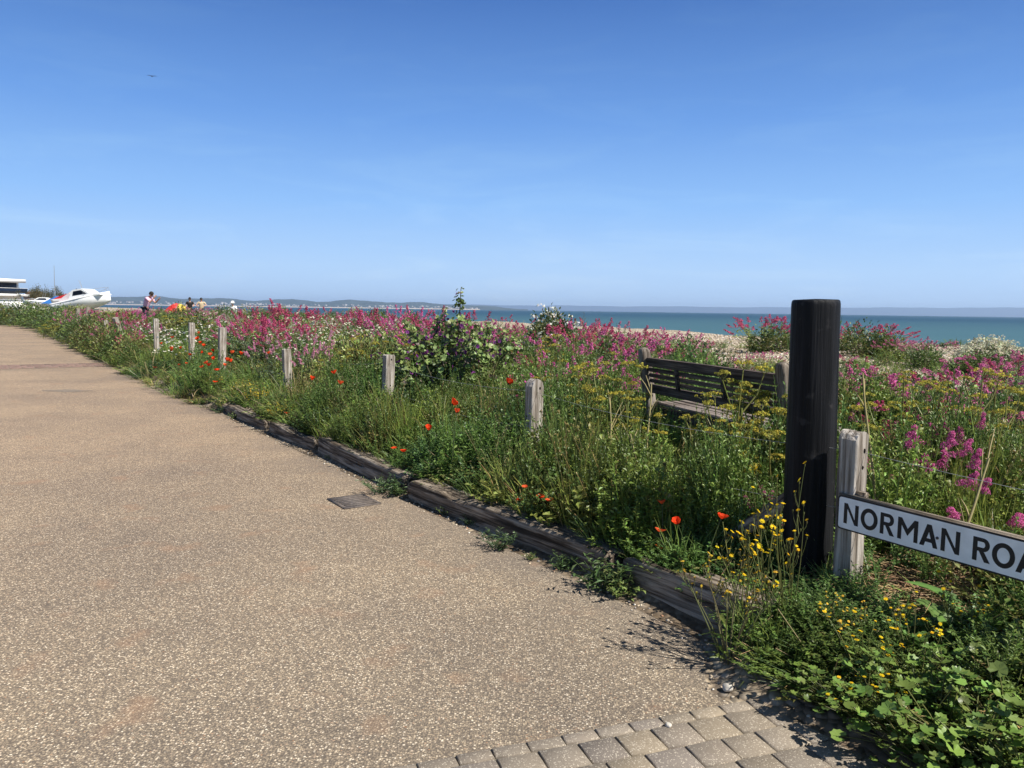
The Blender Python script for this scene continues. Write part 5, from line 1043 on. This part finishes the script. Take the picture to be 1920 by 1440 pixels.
# straw heap below the sign, dead stalks
st = PB(); n = 1300; c = np.stack([rng.normal(1.84, 0.20, n), rng.normal(3.36, 0.17, n), rng.uniform(0.0, 0.09, n)], 1); c[:, 2] += np.array([gz(a_, b_) for a_, b_ in c[:, :2]])
a = rng.normal(-0.6, 0.7, n); d = np.stack([np.cos(a), np.sin(a), rng.normal(0, 0.2, n)], 1) * rng.uniform(0.04, 0.16, (n, 1)); st.tubes(np.stack([c - d, c + Z3 * 0.01, c + d], 1), np.full((n, 3), 0.0019), jit(rng, (0.36, 0.25, 0.14), n, 0.4), 3)
n = 900; px = rng.uniform(1250, 1980, n); Y = rng.uniform(2.3, 6.0, n); x = np.array([bear(a_, b_)[0] for a_, b_ in zip(px, Y)]); s_, t_ = ST(x, Y); k = (t_ - tedge(s_) > 0.1); x, Y, s_, t_ = x[k], Y[k], s_[k], t_[k]; n = len(x)
c = np.stack([x, Y, hz(s_, t_) + rng.uniform(0, 0.3, n) ** 2], 1); a = rng.uniform(0, 6.28, n); d = np.stack([np.cos(a), np.sin(a), rng.normal(0.3, 0.5, n)], 1) * rng.uniform(0.03, 0.13, (n, 1)); st.tubes(np.stack([c - d * 0.6, c + Z3 * 0.01, c + d], 1), np.full((n, 3), 0.0017), jit(rng, (0.33, 0.25, 0.13), n, 0.4), 3)
tag(st.build('dry_straw', M_DRY), 'dry straw and dead stalks under the road sign', 'straw', kind='stuff')
DSK = []
for i, (x, y, H, lean_, lab) in enumerate(((1.80, 3.7, 0.95, (-.05, .1), 'thick pale dead stalk with side twigs rising right of the sign'), (1.62, 3.85, 0.8, (-.08, .05), 'pale green hollow stalk behind the sign'), (0.85, 4.6, 0.55, (-.14, .0), 'bent pale dead stalk in the grass left of the black post'), (0.95, 5.2, 0.75, (.0, .1), 'arched dry stalk in front of the bench end'), (0.72, 5.4, 0.7, (-.05, .0), 'straight yellow dead stalk left of the bench'), (1.95, 3.3, 0.6, (.2, .1), 'dead twiggy stalk over the right end of the sign'))):
    pb = PB(); r2 = np.random.default_rng(900 + i); K = 7; u = np.linspace(0, 1, K); pth = np.stack([lean_[0] * u ** 1.5 + 0.015 * np.sin(u * 5 + i), lean_[1] * u, H * u], 1)[None]
    pb.tubes(pth, np.linspace(0.0085, 0.004, K)[None], (0.36, 0.31, 0.15), 6); uu = r2.uniform(0.3, 0.95, (1, 5)); b = along(pth, uu)[0]; a = r2.uniform(0, 6.28, 5); e = b + np.stack([np.cos(a) * .5, np.sin(a) * .5, np.full(5, .8)], 1) * r2.uniform(.08, .22, (5, 1))
    pb.tubes(np.stack([b, (b + e) / 2 + Z3 * 0.01, e], 1), np.tile(np.array((0.004, 0.003, 0.0018)), (5, 1)), (0.36, 0.30, 0.15), 5); o = pb.build('dead_stalk', M_DRY); o.location = (x, y, gz(x, y)); tag(o, lab, 'dead stalk', 'dead stalks in the bed')
# pebbles
def ico():
    bm = bmesh.new(); bmesh.ops.create_icosphere(bm, subdivisions=1, radius=1.0); V = np.array([v.co[:] for v in bm.verts]); T = np.array([[v.index for v in f.verts] for f in bm.faces]); bm.free(); return V, T
IV, IT = ico(); PROT = []
for k in range(5):
    V = IV * rng.uniform(0.75, 1.15, (len(IV), 1)) * np.array((1, rng.uniform(.6, .9), rng.uniform(.4, .7))); PROT.append((V, np.zeros((0, 4), np.int64), IT, np.ones((len(V), 3))))
pcol = np.array([(0.50, 0.40, 0.28), (0.62, 0.53, 0.40), (0.40, 0.31, 0.22), (0.30, 0.27, 0.25), (0.68, 0.63, 0.55), (0.36, 0.20, 0.11)])
def pebbles(x, y, z, r): N = len(x); return replicate(PROT, rng.integers(0, 5, N), np.stack([x, y, z], 1), np.stack([r, r], 1), rng.uniform(0, 6.28, N), pcol[rng.choice(6, N, p=(.28, .24, .2, .1, .12, .06))] * rng.uniform(.6, 1.05, (N, 1)))
m_peb, nt = newmat('pebble'); at_ = nd(nt, 'ShaderNodeAttribute', attribute_name='Col'); b_ = nd(nt, 'ShaderNodeBsdfPrincipled', i_Base_Color=at_.outputs['Color'], i_Roughness=0.7); out(nt, b_.outputs[0])
n = 30000; px = rng.uniform(880, 1990, n); Y = rng.uniform(5, 30, n); d = FW[None] * FPX + RT[None] * (px - 960)[:, None] + UP[None] * 140; x = d[:, 0] * Y / d[:, 1]; s_, t_ = ST(x, Y); k = (t_ > 2.2) & (t_ < 26); x, Y, s_, t_ = x[k], Y[k], s_[k], t_[k]
pk = PB(); pk.add(*pebbles(x, Y, bedz(s_, t_) + 0.004, rng.uniform(.012, .036, len(x)) * (0.8 + Y / 40)).arrays())
n = 1500; s_ = rng.uniform(-1.6, 8, n); t_ = rng.uniform(0.12, 1.3, n); x, y = P(s_, t_); pk.add(*pebbles(x, y, bedz(s_, t_) + 0.002, rng.uniform(.006, .022, n)).arrays())
n = 420; s_ = rng.uniform(-1.7, 7, n); t_ = tedge(s_) - np.abs(rng.normal(0, 0.05, n)) - 0.01; x, y = P(s_, t_); pk.add(*pebbles(x, y, np.full(n, 0.003), rng.uniform(.003, .012, n)).arrays())
tag(link('pebbles', mesh_np('pebbles', *pk.arrays(), smooth=True), m_peb), 'cream and tan beach pebbles scattered over the ground', 'pebbles', kind='stuff')
for px, py, r, lab in ((1365, 1293, 0.020, 'white and grey flint lying at the paving corner'), (1253, 1362, 0.012, 'small round white pebble on the block paving'), (1518, 1350, 0.016, 'pale flint under the weeds at the paving edge')):
    d = FW * FPX + RT * (px - 960) + UP * (720 - py); k = (0.012 - EYE) / d[2]; bm = bmesh.new(); bmesh.ops.create_icosphere(bm, subdivisions=3, radius=r)
    for v in bm.verts: v.co *= 1 + 0.35 * noise.noise(v.co * (0.9 / r) + Vector((px, 0, 0))); v.co.z *= 0.75
    me = bpy.data.meshes.new('flint'); bm.to_mesh(me); bm.free(); me.polygons.foreach_set('use_smooth', [True] * len(me.polygons)); o = link('flint', me, M_STONE); o.location = (d[0] * k, d[1] * k, 0.012 + r * 0.5); tag(o, lab, 'stone', 'loose flints on the paving')

# ------------------------------------------------------------------ far things: house, boats, walkers
def loft(secs, name, mat, parent, close=True, smooth=True):
    m = len(secs[0]); V = [p for s_ in secs for p in s_]; n = len(secs)
    Q = [(i * m + j, i * m + (j + 1) % m, (i + 1) * m + (j + 1) % m, (i + 1) * m + j) for i in range(n - 1) for j in range(m if close else m - 1)]
    me = bpy.data.meshes.new(name); caps = [tuple(range(m))[::-1], tuple((n - 1) * m + j for j in range(m))] if close else []
    me.from_pydata(V, [], Q + caps)
    for p in me.polygons: p.use_smooth = smooth and len(p.vertices) == 4
    return link(name, me, mat, parent)
def prism(name, outline, y0, y1, mat, parent):
    n = len(outline); V = [(a, y0, b) for a, b in outline] + [(a, y1, b) for a, b in outline]
    me = bpy.data.meshes.new(name); me.from_pydata(V, [], [tuple(range(n)), tuple(reversed(range(n, 2 * n)))] + [(i, n + i, n + (i + 1) % n, (i + 1) % n) for i in range(n)])
    return link(name, me, mat, parent)
def boat(px, D, L, B, Hh, yaw, pitch, lab, dz, cabin=True, mat=M_BOAT):
    x, y = bear(px, D); r = empty('boat', (x, y, dz), yaw); r.rotation_euler = (0, pitch, yaw); tag(r, lab, 'boat', 'boats drawn up on the beach')
    secs = []
    for k in range(15):
        u = k / 14; X = (u - 0.5) * L; w = B / 2 * (1 - max(0, (u - 0.45) / 0.55) ** 2.4) + 0.015; sheer = Hh * (0.80 + 0.30 * u ** 1.6); keel = Hh * 0.34 * max(0, (u - 0.62) / 0.38) ** 2.2; ch = keel + (sheer - keel) * 0.38
        X2 = X + 0.0
        secs.append([(X2, 0, keel), (X2, w * 0.55, keel + (ch - keel) * 0.5), (X2, w * 0.86, ch), (X2, w, sheer * 0.97), (X2, w * 0.95, sheer), (X2, -w * 0.95, sheer), (X2, -w, sheer * 0.97), (X2, -w * 0.86, ch), (X2, -w * 0.55, keel + (ch - keel) * 0.5)])
    loft(secs, 'hull', mat, r)
    pb = PB()
    for k in range(14):
        for sgn in (-1, 1):
            a, b = secs[k][4], secs[k + 1][4]; pb.tubes(np.array([[(a[0], a[1] * sgn, a[2] - Hh * 0.10), (b[0], b[1] * sgn, b[2] - Hh * 0.10)]]) * np.array((1, 1.04, 1)), np.full((1, 2), 0.014), (0.3, 0.3, 0.3), 5)
    pb.build('rubbing_strake', M_ALU, r)
    if cabin:
        z0 = Hh * 0.88; ol = [(-0.17 * L, z0), (-0.10 * L, z0 + 0.62 * Hh), (-0.06 * L, z0 + 0.70 * Hh), (0.09 * L, z0 + 0.70 * Hh), (0.13 * L, z0 + 0.62 * Hh), (0.25 * L, z0 + 0.14 * Hh), (0.40 * L, z0 + 0.12 * Hh), (0.43 * L, z0)]
        c = prism('cabin', ol, -B * 0.34, B * 0.34, mat, r)
        for sgn in (-1, 1):
            yy = sgn * B * 0.342
            prism('window', [(-0.085 * L, z0 + 0.24 * Hh), (-0.055 * L, z0 + 0.58 * Hh), (0.09 * L, z0 + 0.58 * Hh), (0.185 * L, z0 + 0.24 * Hh)], min(yy, yy - sgn * 0.01), max(yy, yy + sgn * 0.004), M_GLASS, c)
        pb = PB(); 
        for sgn in (-1, 1):
            pts = [(0.14 * L, sgn * B * 0.40, z0 + 0.35 * Hh), (0.32 * L, sgn * B * 0.33, z0 + 0.50 * Hh), (0.47 * L, sgn * B * 0.06, z0 + 0.56 * Hh)]
            for a, b in zip(pts[:-1], pts[1:]): pb.tubes(np.array([[a, b]]), np.full((1, 2), 0.014), (0.5, 0.5, 0.5), 5)
            for q in pts: pb.tubes(np.array([[q, (q[0], q[1], z0 + 0.08 * Hh)]]), np.full((1, 2), 0.012), (0.5, 0.5, 0.5), 5)
        pb.build('bow_rail', M_ALU, r)
        pb = PB(); pb.tubes(np.array([[(-0.02 * L, 0.2, z0 + 0.7 * Hh), (-0.06 * L, 0.2, z0 + 1.5 * Hh)], [(0.05 * L, -0.2, z0 + 0.7 * Hh), (0.03 * L, -0.2, z0 + 1.35 * Hh)]]), np.full((2, 2), 0.012), (0.5, 0.5, 0.5), 5); pb.build('aerials', M_ALU, r)
        prism('canopy', [(-0.36 * L, z0), (-0.30 * L, z0 + 0.22 * Hh), (-0.13 * L, z0 + 0.56 * Hh), (-0.175 * L, z0)], -B * 0.33, B * 0.33, M_PALEC, r)
    return r
HZ = lambda px, D: gz(*bear(px, D))
b1 = boat(160, 60, 4.7, 1.9, 1.0, R(-10), R(-9), 'white cabin cruiser with raised bow, windscreen and rails, nearest the sea', 1.0)
b2 = boat(141, 64, 3.2, 1.4, 0.55, R(-5), R(-4), 'boat under a red canvas cover just behind the white cruiser', 1.45, cabin=False)
ol = [(-1.5, 0.42), (-1.0, 0.62), (-0.2, 0.82), (0.6, 0.95), (1.3, 0.75), (1.6, 0.45)]; prism('cover', ol, -0.66, 0.66, M_RED, b2)
pb = PB(); pb.tubes(np.array([[(-0.7, -0.3, 0.5), (0.5, -0.3, 1.2)]]), np.full((1, 2), 0.035), (0.02, 0.02, 0.02), 6); pb.build('boom', M_HAIR, b2)
b3 = boat(120, 66, 3.0, 1.3, 0.5, R(8), R(0), 'low dinghy hidden under a peaked blue tarpaulin', 1.15, cabin=False)
prism('cover', [(-1.5, 0.30), (-0.9, 0.62), (-0.35, 0.92), (0.5, 0.62), (1.5, 0.22)], -0.72, 0.72, M_BLUE, b3)
b4 = boat(84, 74, 3.6, 1.5, 0.55, R(-160), R(0), 'small white cabin boat with grey windows left of the blue tarpaulin', 1.15)
tr = empty('boat_trailer', (*bear(162, 60.5), HZ(162, 60.5)), R(-10)); tag(tr, 'white boat trailer under the bow of the white cruiser', 'trailer')
pb = PB(); pb.box((0, 0.5, 0.36), (3.2, 0.08, 0.10)); pb.box((0, -0.5, 0.36), (3.2, 0.08, 0.10)); pb.box((1.2, 0, 0.36), (0.08, 0.92, 0.09)); pb.box((-1.2, 0, 0.36), (0.08, 0.92, 0.09)); pb.build('chassis', M_BOAT, tr)
for sy in (-1, 1):
    V, Q, T = lathe([(0.05, -0.08), (0.25, -0.08), (0.29, -0.04), (0.29, 0.04), (0.25, 0.08), (0.05, 0.08)], 18); V = V[:, [0, 2, 1]]
    w = link('wheel', mesh_np('wheel', V, Q, T), M_BLACK, tr); w.location = (-0.3, sy * 0.66, 0.29)
x, y = bear(104, 96); pb = PB(); z0 = gz(x, y)
ms = empty('mast', (x, y, z0)); tag(ms, 'thin tall mast standing against the sky behind the boats', 'mast')
pb.tubes(np.array([[(0, 0, 0), (0.02, 0, 3.2), (0.06, 0, 5.4)]]), np.array([[0.045, 0.038, 0.022]]), (0.3, 0.3, 0.3), 6); pb.build('pole', M_ALU, ms)
pb = PB(); pb.box((0, 0, 2.55), (0.16, 0.06, 0.06)); pb.build('fitting', M_ALU, ms)

hx, hy = bear(-46, 150); hs_ = empty('white_house', (hx, hy, -0.25), R(-14)); tag(hs_, 'white flat roofed modern house with long dark windows and balcony', 'house')
pb = PB(); pb.box((-6, 4, 1.6), (17, 8, 3.2)); pb.build('ground_floor', M_WHITE, hs_)
pb = PB(); pb.box((-6.2, 4, 4.55), (16.4, 8.2, 2.5)); pb.build('upper_floor', M_WHITE, hs_)
pb = PB(); pb.box((-4.5, 2.6, 3.25), (16.5, 12.6, 0.5)); pb.build('balcony_slab', M_WHITE, hs_)
pb = PB(); pb.box((-5, 3.2, 6.15), (16.0, 11.4, 0.7)); pb.build('roof', M_WHITE, hs_)
pb = PB(); pb.box((-6.2, -0.13, 4.65), (14.6, 0.05, 2.2)); pb.box((2.02, 4.0, 4.65), (0.05, 7.2, 2.2)); w = pb.build('window', M_GLASS, hs_)
pb = PB()
for k in range(8): pb.box((-13.3 + 2.04 * k, -0.17, 4.65), (0.09, 0.03, 2.2))
pb.build('frame', M_ALU, w)
pb = PB(); pb.box((-4.5, -3.55, 4.15), (16.2, 0.04, 0.9)); pb.box((3.6, 2.6, 4.15), (0.04, 12.0, 0.9)); rl = pb.build('balcony_glass', M_GLASS, hs_)
pb = PB(); pb.box((-4.5, -3.55, 4.66), (16.3, 0.08, 0.08)); pb.box((3.6, 2.6, 4.66), (0.08, 12.1, 0.08)); pb.build('handrail', M_WHITE, rl)
pb = PB(); pb.box((-10.3, 3, 7.0), (0.3, 0.3, 1.0)); V, Q, T = lathe([(0.25, 0), (0.42, 0.25), (0.1, 0.7)], 10); pb.add(V + np.array((-10.3, 3, 7.5)), Q, T); pb.build('roof_vent', M_ALU, hs_)
for k in range(3):
    pb = PB(); pb.box((-10.5 + 4.5 * k, -0.03, 1.7), (2.4, 0.06, 2.0)); pb.build('window', M_GLASS, hs_)
bx_, by_ = bear(54, 175); bh = empty('brick_house', (bx_, by_, 0.2), R(-12)); bh.scale = (0.42, 0.6, 0.72); tag(bh, 'distant red brick house right of the white one', 'house')
pb = PB(); pb.box((0, 3, 1.9), (6.2, 6, 3.8)); pb.build('wall', M_BRICK, bh); prism('roof', [(-3.4, 3.75), (0, 5.4), (3.4, 3.75)], -0.3, 6.3, plain('roof_tiles', (0.16, 0.075, 0.055), 0.85, 0.1, var=0.3, scale=3), bh)
for xx in (-1.5, 1.5): pb = PB(); pb.box((xx, -0.03, 2.4), (1.1, 0.06, 1.1)); pb.build('window', M_GLASS, bh)
x, y = bear(20, 112); pb = PB(); pb.box((0, 0, 0.9), (9.5, 0.35, 1.9)); pb.box((0, 0, 1.88), (9.7, 0.45, 0.1)); o = pb.build('garden_wall', M_WHITE); o.location = (x, y, 0.0); o.rotation_euler = (0, 0, R(-10)); tag(o, 'low whitewashed garden wall in front of the white house', 'wall')
def tree(px, D, sc, H, lab, seed):
    x, y = bear(px, D); r = empty('tree', (x, y, 0.3)); tag(r, lab, 'tree', 'far trees beside the houses'); r.scale = (sc, sc, H)
    rng = np.random.default_rng(seed); L, T_ = PB(), PB(); cl = rng.normal(0, 1, (16, 3)) * np.array((1.5, 1.5, 0.7)) + np.array((0, 0, 2.5)); n = 2600
    c = cl[rng.integers(16, size=n)] + rng.normal(0, 0.42, (n, 3)); L.leaves(c, rng.normal(0, 1, (n, 3)), 0.26, 0.13, jit(rng, (0.10, 0.095, 0.045), n, 0.4), rng)
    b = np.repeat(np.array([[[0, 0, 0]]]), 16, 0).astype(float); m = np.array((0, 0, 1.2)) + rng.normal(0, 0.12, (16, 1, 3)); T_.tubes(np.concatenate([b, m, cl[:, None]], 1), np.tile(np.array((0.10, 0.07, 0.02)), (16, 1)), (0.10, 0.08, 0.06), 5)
    link('crown', L.mesh('crown'), M_LEAF, r); link('trunk', T_.mesh('trunk'), M_LEAF, r)
tree(69, 140, .52, 1.12, 'olive brown tree right of the brick house', 1); tree(84, 146, .4, .82, 'lower greyish tree between the two olive trees', 2); tree(106, 135, .68, .92, 'rounded olive brown tree behind the blue tarpaulin', 3)

def skin_mesh(name, nodes, edges, radii, mat, parent, sub=2):
    me = bpy.data.meshes.new(name + '_rig'); me.from_pydata(nodes, edges, []); o = bpy.data.objects.new(name, me); COL.objects.link(o)
    m = o.modifiers.new('skin', 'SKIN'); m.use_smooth_shade = True
    for i, r in enumerate(radii):
        v = me.skin_vertices[0].data[i]; v.radius = r if isinstance(r, tuple) else (r, r)
    me.skin_vertices[0].data[0].use_root = True
    sd = o.modifiers.new('sub', 'SUBSURF'); sd.levels = sub; sd.render_levels = sub
    bpy.context.view_layer.update(); em = bpy.data.meshes.new_from_object(o.evaluated_get(bpy.context.evaluated_depsgraph_get())); bpy.data.objects.remove(o); em.name = name
    return link(name, em, mat, parent)
def person(px, D, zf, yaw, lab, top, legs, skinm, hair, pose, hat=None):
    x, y = bear(px, D); r = empty('person', (x, y, zf), yaw); tag(r, lab, 'person', 'people walking on the beach')
    bend = pose.get('bend', 0.0); hf = pose.get('head', (0.04, 0, 0))
    pel = Vector((0, 0, 0.95)); up = Vector((math.sin(bend), 0, math.cos(bend))); ch = pel + up * 0.30; nk = pel + up * 0.53; hd = nk + up * 0.10 + Vector(hf); cr = hd + Vector((hf[0] * 0.5, 0, 0.13))
    N_ = [pel, pel + up * 0.15, ch, nk, nk + (hd - nk) * 0.5, hd, cr]; E = [(0, 1), (1, 2), (2, 3), (3, 4), (4, 5), (5, 6)]; Rd = [(0.15, 0.10), (0.135, 0.095), (0.17, 0.11), (0.06, 0.055), (0.052, 0.052), (0.082, 0.095), (0.055, 0.065)]
    arms = pose['arms']; hands = []
    for sgn, (eb, ha) in zip((1, -1), arms):
        sh = nk - up * 0.05 + Vector((0, 0.19 * sgn, 0)); eb, ha = Vector(eb) + sh, Vector(ha) + sh; i0 = len(N_); N_ += [sh, eb, ha]; E += [(2, i0), (i0, i0 + 1), (i0 + 1, i0 + 2)]; Rd += [0.058, 0.044, 0.030]
        d = (ha - eb).normalized(); s_ = d.cross(Vector((0, 1, 0.3))).normalized(); pm = ha + d * 0.07; i1 = len(N_); N_.append(pm); E.append((i0 + 2, i1)); Rd.append((0.034, 0.018))
        for f in range(4):
            b0 = pm + s_ * (0.018 * (f - 1.5)) + d * 0.02; b1_ = b0 + d * (0.04 + 0.006 * (f in (1, 2))) + Vector((0, 0, -0.008)); j0 = len(N_); N_ += [b0, b1_]; E += [(i1, j0), (j0, j0 + 1)]; Rd += [0.009, 0.008]
        j0 = len(N_); N_ += [ha + s_ * 0.045 + d * 0.05]; E += [(i0 + 2, j0)]; Rd += [0.010]
    for sgn, (kn, ft) in zip((1, -1), pose.get('legs', (((0.05, 0.10, -0.45), (0.0, 0.11, -0.87)), ((0.02, -0.10, -0.45), (-0.08, -0.11, -0.87))))):
        hp_ = pel + Vector((0, 0.085 * sgn, -0.06)); i0 = len(N_); kn, ft = pel + Vector(kn), pel + Vector(ft); N_ += [hp_, kn, ft, ft + Vector((0.17, 0.01 * sgn, -0.045))]; E += [(0, i0), (i0, i0 + 1), (i0 + 1, i0 + 2), (i0 + 2, i0 + 3)]; Rd += [0.095, 0.062, 0.042, (0.04, 0.028)]
    skin_mesh('body', [tuple(v) for v in N_], E, Rd, skinm, r)
    # clothes follow the same joints a little wider
    SN = [pel - up * 0.05, pel + up * 0.15, ch, nk - up * 0.02]; SE = [(0, 1), (1, 2), (2, 3)]; SR = [(0.175, 0.125), (0.16, 0.12), (0.195, 0.135), (0.085, 0.08)]
    for sgn, (eb, ha) in zip((1, -1), arms):
        sh = nk - up * 0.05 + Vector((0, 0.19 * sgn, 0)); i0 = len(SN); SN += [sh, sh + Vector(eb) * (0.98 if pose.get('long') else 0.72)]; SE += [(2, i0), (i0, i0 + 1)]; SR += [0.078, 0.066]
        if pose.get('long'): SN.append(sh + Vector(eb) + (Vector(ha) - Vector(eb)) * 0.9); SE.append((i0 + 1, i0 + 2)); SR.append(0.048)
    skin_mesh('shirt', [tuple(v) for v in SN], SE, SR, top, r)
    TN = [pel + up * 0.03]; TE = []; TR = [(0.17, 0.12)]
    for sgn, (kn, ft) in zip((1, -1), pose.get('legs', (((0.05, 0.10, -0.45), (0.0, 0.11, -0.87)), ((0.02, -0.10, -0.45), (-0.08, -0.11, -0.87))))):
        i0 = len(TN); TN += [pel + Vector((0, 0.085 * sgn, -0.07)), pel + Vector(kn), pel + Vector(kn) * 0.12 + Vector(ft) * 0.88]; TE += [(0, i0), (i0, i0 + 1), (i0 + 1, i0 + 2)]; TR += [0.115, 0.082, 0.066]
    skin_mesh('trousers', [tuple(v) for v in TN], TE, TR, legs, r)
    V, Q, T = lathe([(0.104, -0.03), (0.112, 0.02), (0.108, 0.07), (0.085, 0.115), (0.045, 0.14)], 20); o = link('hair', mesh_np('hair', V * np.array((1.0, 0.86, 1)), Q, T, None, True), hair, r); o.location = hd + Vector((-0.018, 0, 0.045)); o.rotation_euler = (0, 0.25 + bend * 0.4, 0)
    fc = hd + Vector((0.085, 0, 0.035))
    pb = PB(); pb.box((0, 0.032, 0.02), (0.012, 0.024, 0.012)); o = pb.build('eye', M_HAIR, r); o.location = fc; o2 = o.copy(); COL.objects.link(o2); o2.location = fc - Vector((0, 0.064, 0))
    V, Q, T = lathe([(0.018, 0), (0.014, 0.02), (0.004, 0.045)], 8); o = link('nose', mesh_np('nose', V, Q, T, None, True), skinm, r); o.location = fc + Vector((0.008, 0, -0.03))
    pb = PB(); pb.box((0, 0, 0), (0.008, 0.045, 0.009)); o = pb.build('mouth', M_RED, r); o.location = fc + Vector((0.004, 0, -0.055))
    for sgn in (1, -1):
        V, Q, T = lathe([(0.028, -0.008), (0.030, 0.0), (0.016, 0.012)], 10); o = link('ear', mesh_np('ear', V[:, [0, 2, 1]], Q, T, None, True), skinm, r); o.location = hd + Vector((0.0, 0.088 * sgn, 0.03))
    if hat:
        V, Q, T = lathe([(0.175, 0.0), (0.175, 0.008), (0.112, 0.016), (0.112, 0.08), (0.10, 0.125), (0.05, 0.145)], 22); o = link('sun_hat', mesh_np('sun_hat', V, Q, T, None, True), hat, r); o.location = hd + Vector((-0.01, 0, 0.075))
    return r
hang = (((0.03, 0.06, -0.29), (0.10, 0.05, -0.54)), ((0.02, -0.06, -0.29), (0.09, -0.05, -0.54)))
person(273, 37, 0.40, R(-8), 'person in a pink shirt bending forward with one hand raised to the face', M_PINK, M_NAVY, M_SKIN, M_HAIR, dict(bend=0.42, head=(0.07, 0, -0.02), arms=(((0.17, 0.04, -0.24), (0.40, -0.03, -0.06)), ((0.20, -0.05, -0.22), (0.42, -0.02, 0.03)))))
person(356, 56, 0.28, R(-60), 'dark haired person in a black top beside the beach tent', M_HAIR, M_OLIVE, M_SKIN, M_HAIR, dict(bend=0.06, arms=(((0.08, 0.08, -0.27), (0.28, 0.0, -0.30)), hang[1])))
person(378, 58, 0.28, R(-80), 'person in a sand coloured top with a tall black cap of hair', M_SAND, M_OLIVE, M_SKIN, M_HAIR, dict(bend=0.02, arms=(((0.05, 0.16, -0.22), (0.18, 0.02, -0.30)), ((0.05, -0.16, -0.22), (0.18, -0.02, -0.30)))))
person(437, 52, 0.0, R(-100), 'person in a white sun hat and white sleeves under a dark vest', M_CLOTHW, M_OLIVE, M_SKIN, M_CLOTHW, dict(bend=0.05, long=True, arms=(((0.05, 0.12, -0.27), (0.12, 0.12, -0.52)), ((0.05, -0.12, -0.27), (0.12, -0.12, -0.52)))), hat=M_CLOTHW)
# beach tent: red and yellow panels
x, y = bear(334, 57); tz = 0.62; tn = empty('beach_tent', (x, y, tz), R(10)); tag(tn, 'low domed beach tent with red and yellow panels', 'tent')
def tent_panel(name, u0, u1, mat):
    V = []; n = 9
    for i in range(7):
        u = u0 + (u1 - u0) * i / 6; X = -0.95 + 1.9 * u; r_ = math.sin(math.pi * (0.08 + 0.84 * u)); 
        for j in range(n): a = math.pi * j / (n - 1); V.append((X, math.cos(a) * 0.7 * (0.45 + 0.55 * r_), math.sin(a) * (0.25 + 0.75 * r_) * (1.0 if u < 0.5 else 0.95)))
    Q = [(i * n + j, i * n + j + 1, (i + 1) * n + j + 1, (i + 1) * n + j) for i in range(6) for j in range(n - 1)]
    o = link(name, mesh_np(name, np.array(V), np.array(Q), np.zeros((0, 3), np.int64), None, True), mat, tn); m = o.modifiers.new('thick', 'SOLIDIFY'); m.thickness = 0.02; return o
tent_panel('red_panel', 0.0, 0.52, M_RED); tent_panel('yellow_panel', 0.525, 1.0, M_YEL)
pb = PB(); ang = np.linspace(0, math.pi, 12); path = np.stack([np.zeros(12), np.cos(ang) * 0.72, np.sin(ang) * 1.02], 1); pb.tubes(np.stack([path[:-1], path[1:]], 1), np.full((11, 2), 0.012), (0.2, 0.2, 0.2), 5); pb.build('pole', M_ALU, tn)
# a bird high over the road
d = FW * FPX + RT * (285 - 960) + UP * (720 - 143); q = np.array((0, 0, EYE)) + d * (120 / d[1])
pb = PB(); V, Q, T = lathe([(0.01, -0.35), (0.06, -0.25), (0.09, 0.0), (0.07, 0.16), (0.05, 0.24), (0.015, 0.30)], 10); bd_ = empty('bird', tuple(q), 0.4); tag(bd_, 'dark bird flying high in the sky over the road', 'bird')
link('body', mesh_np('body', V[:, [0, 2, 1]], Q, T, None, True), M_HAIR, bd_)
for sgn in (-1, 1):
    V = [(0.05 * sgn, 0.10, 0.03), (0.05 * sgn, -0.12, 0.03), (0.35 * sgn, -0.10, 0.10), (0.35 * sgn, 0.14, 0.11), (0.72 * sgn, -0.12, 0.04)]; V2 = [(a, b, c - 0.02) for a, b, c in V]
    me = bpy.data.meshes.new('wing'); me.from_pydata(V + V2, [], [(0, 1, 2, 3), (3, 2, 4), (5, 8, 7, 6), (8, 9, 7), (0, 3, 8, 5), (3, 4, 9, 8), (4, 2, 7, 9), (2, 1, 6, 7), (1, 0, 5, 6)]); link('wing', me, M_HAIR, bd_)

# ------------------------------------------------------------------ labels: look + place, equal ones told apart by their order in the picture
from collections import defaultdict
grp_ = defaultdict(list)
for o, look, plc, px in PLACED: grp_[(look + ' ' + plc).strip()].append((px, o))
ORD = ['', 'second', 'third', 'fourth', 'fifth', 'sixth', 'seventh', 'eighth', 'ninth', 'tenth', 'eleventh', 'twelfth', 'thirteenth', 'fourteenth', 'fifteenth', 'sixteenth', 'seventeenth', 'eighteenth', 'nineteenth', 'twentieth']
for base, lst in grp_.items():
    lst.sort(key=lambda a: a[0]); n = len(lst)
    for i, (px, o) in enumerate(lst):
        if n == 1: o['label'] = base
        elif i == 0: o['label'] = 'leftmost ' + base
        elif i == n - 1: o['label'] = 'rightmost ' + base
        elif i < 20: o['label'] = base + ', ' + ORD[i] + ' from left'
        else: o['label'] = base + ', ' + ORD[min(19, n - 1 - i)] + ' from right'

# ------------------------------------------------------------------ sea air
me = bpy.data.meshes.new('haze'); pb = PB(); pb.box((0, 6400, 75), (31500, 18400, 166)); hb = link('haze', pb.mesh('haze'), None); hb['kind'] = 'stuff'; hb['label'] = 'thin blue sea haze over the bay'; hb['category'] = 'haze'
m, nt = newmat('sea_haze'); v = nd(nt, 'ShaderNodeVolumePrincipled', i_Color=(0.58, 0.76, 1.0, 1), i_Density=7.0e-5, i_Anisotropy=0.2); nd(nt, 'ShaderNodeOutputMaterial', i_Volume=v.outputs[0]); hb.data.materials.append(m)
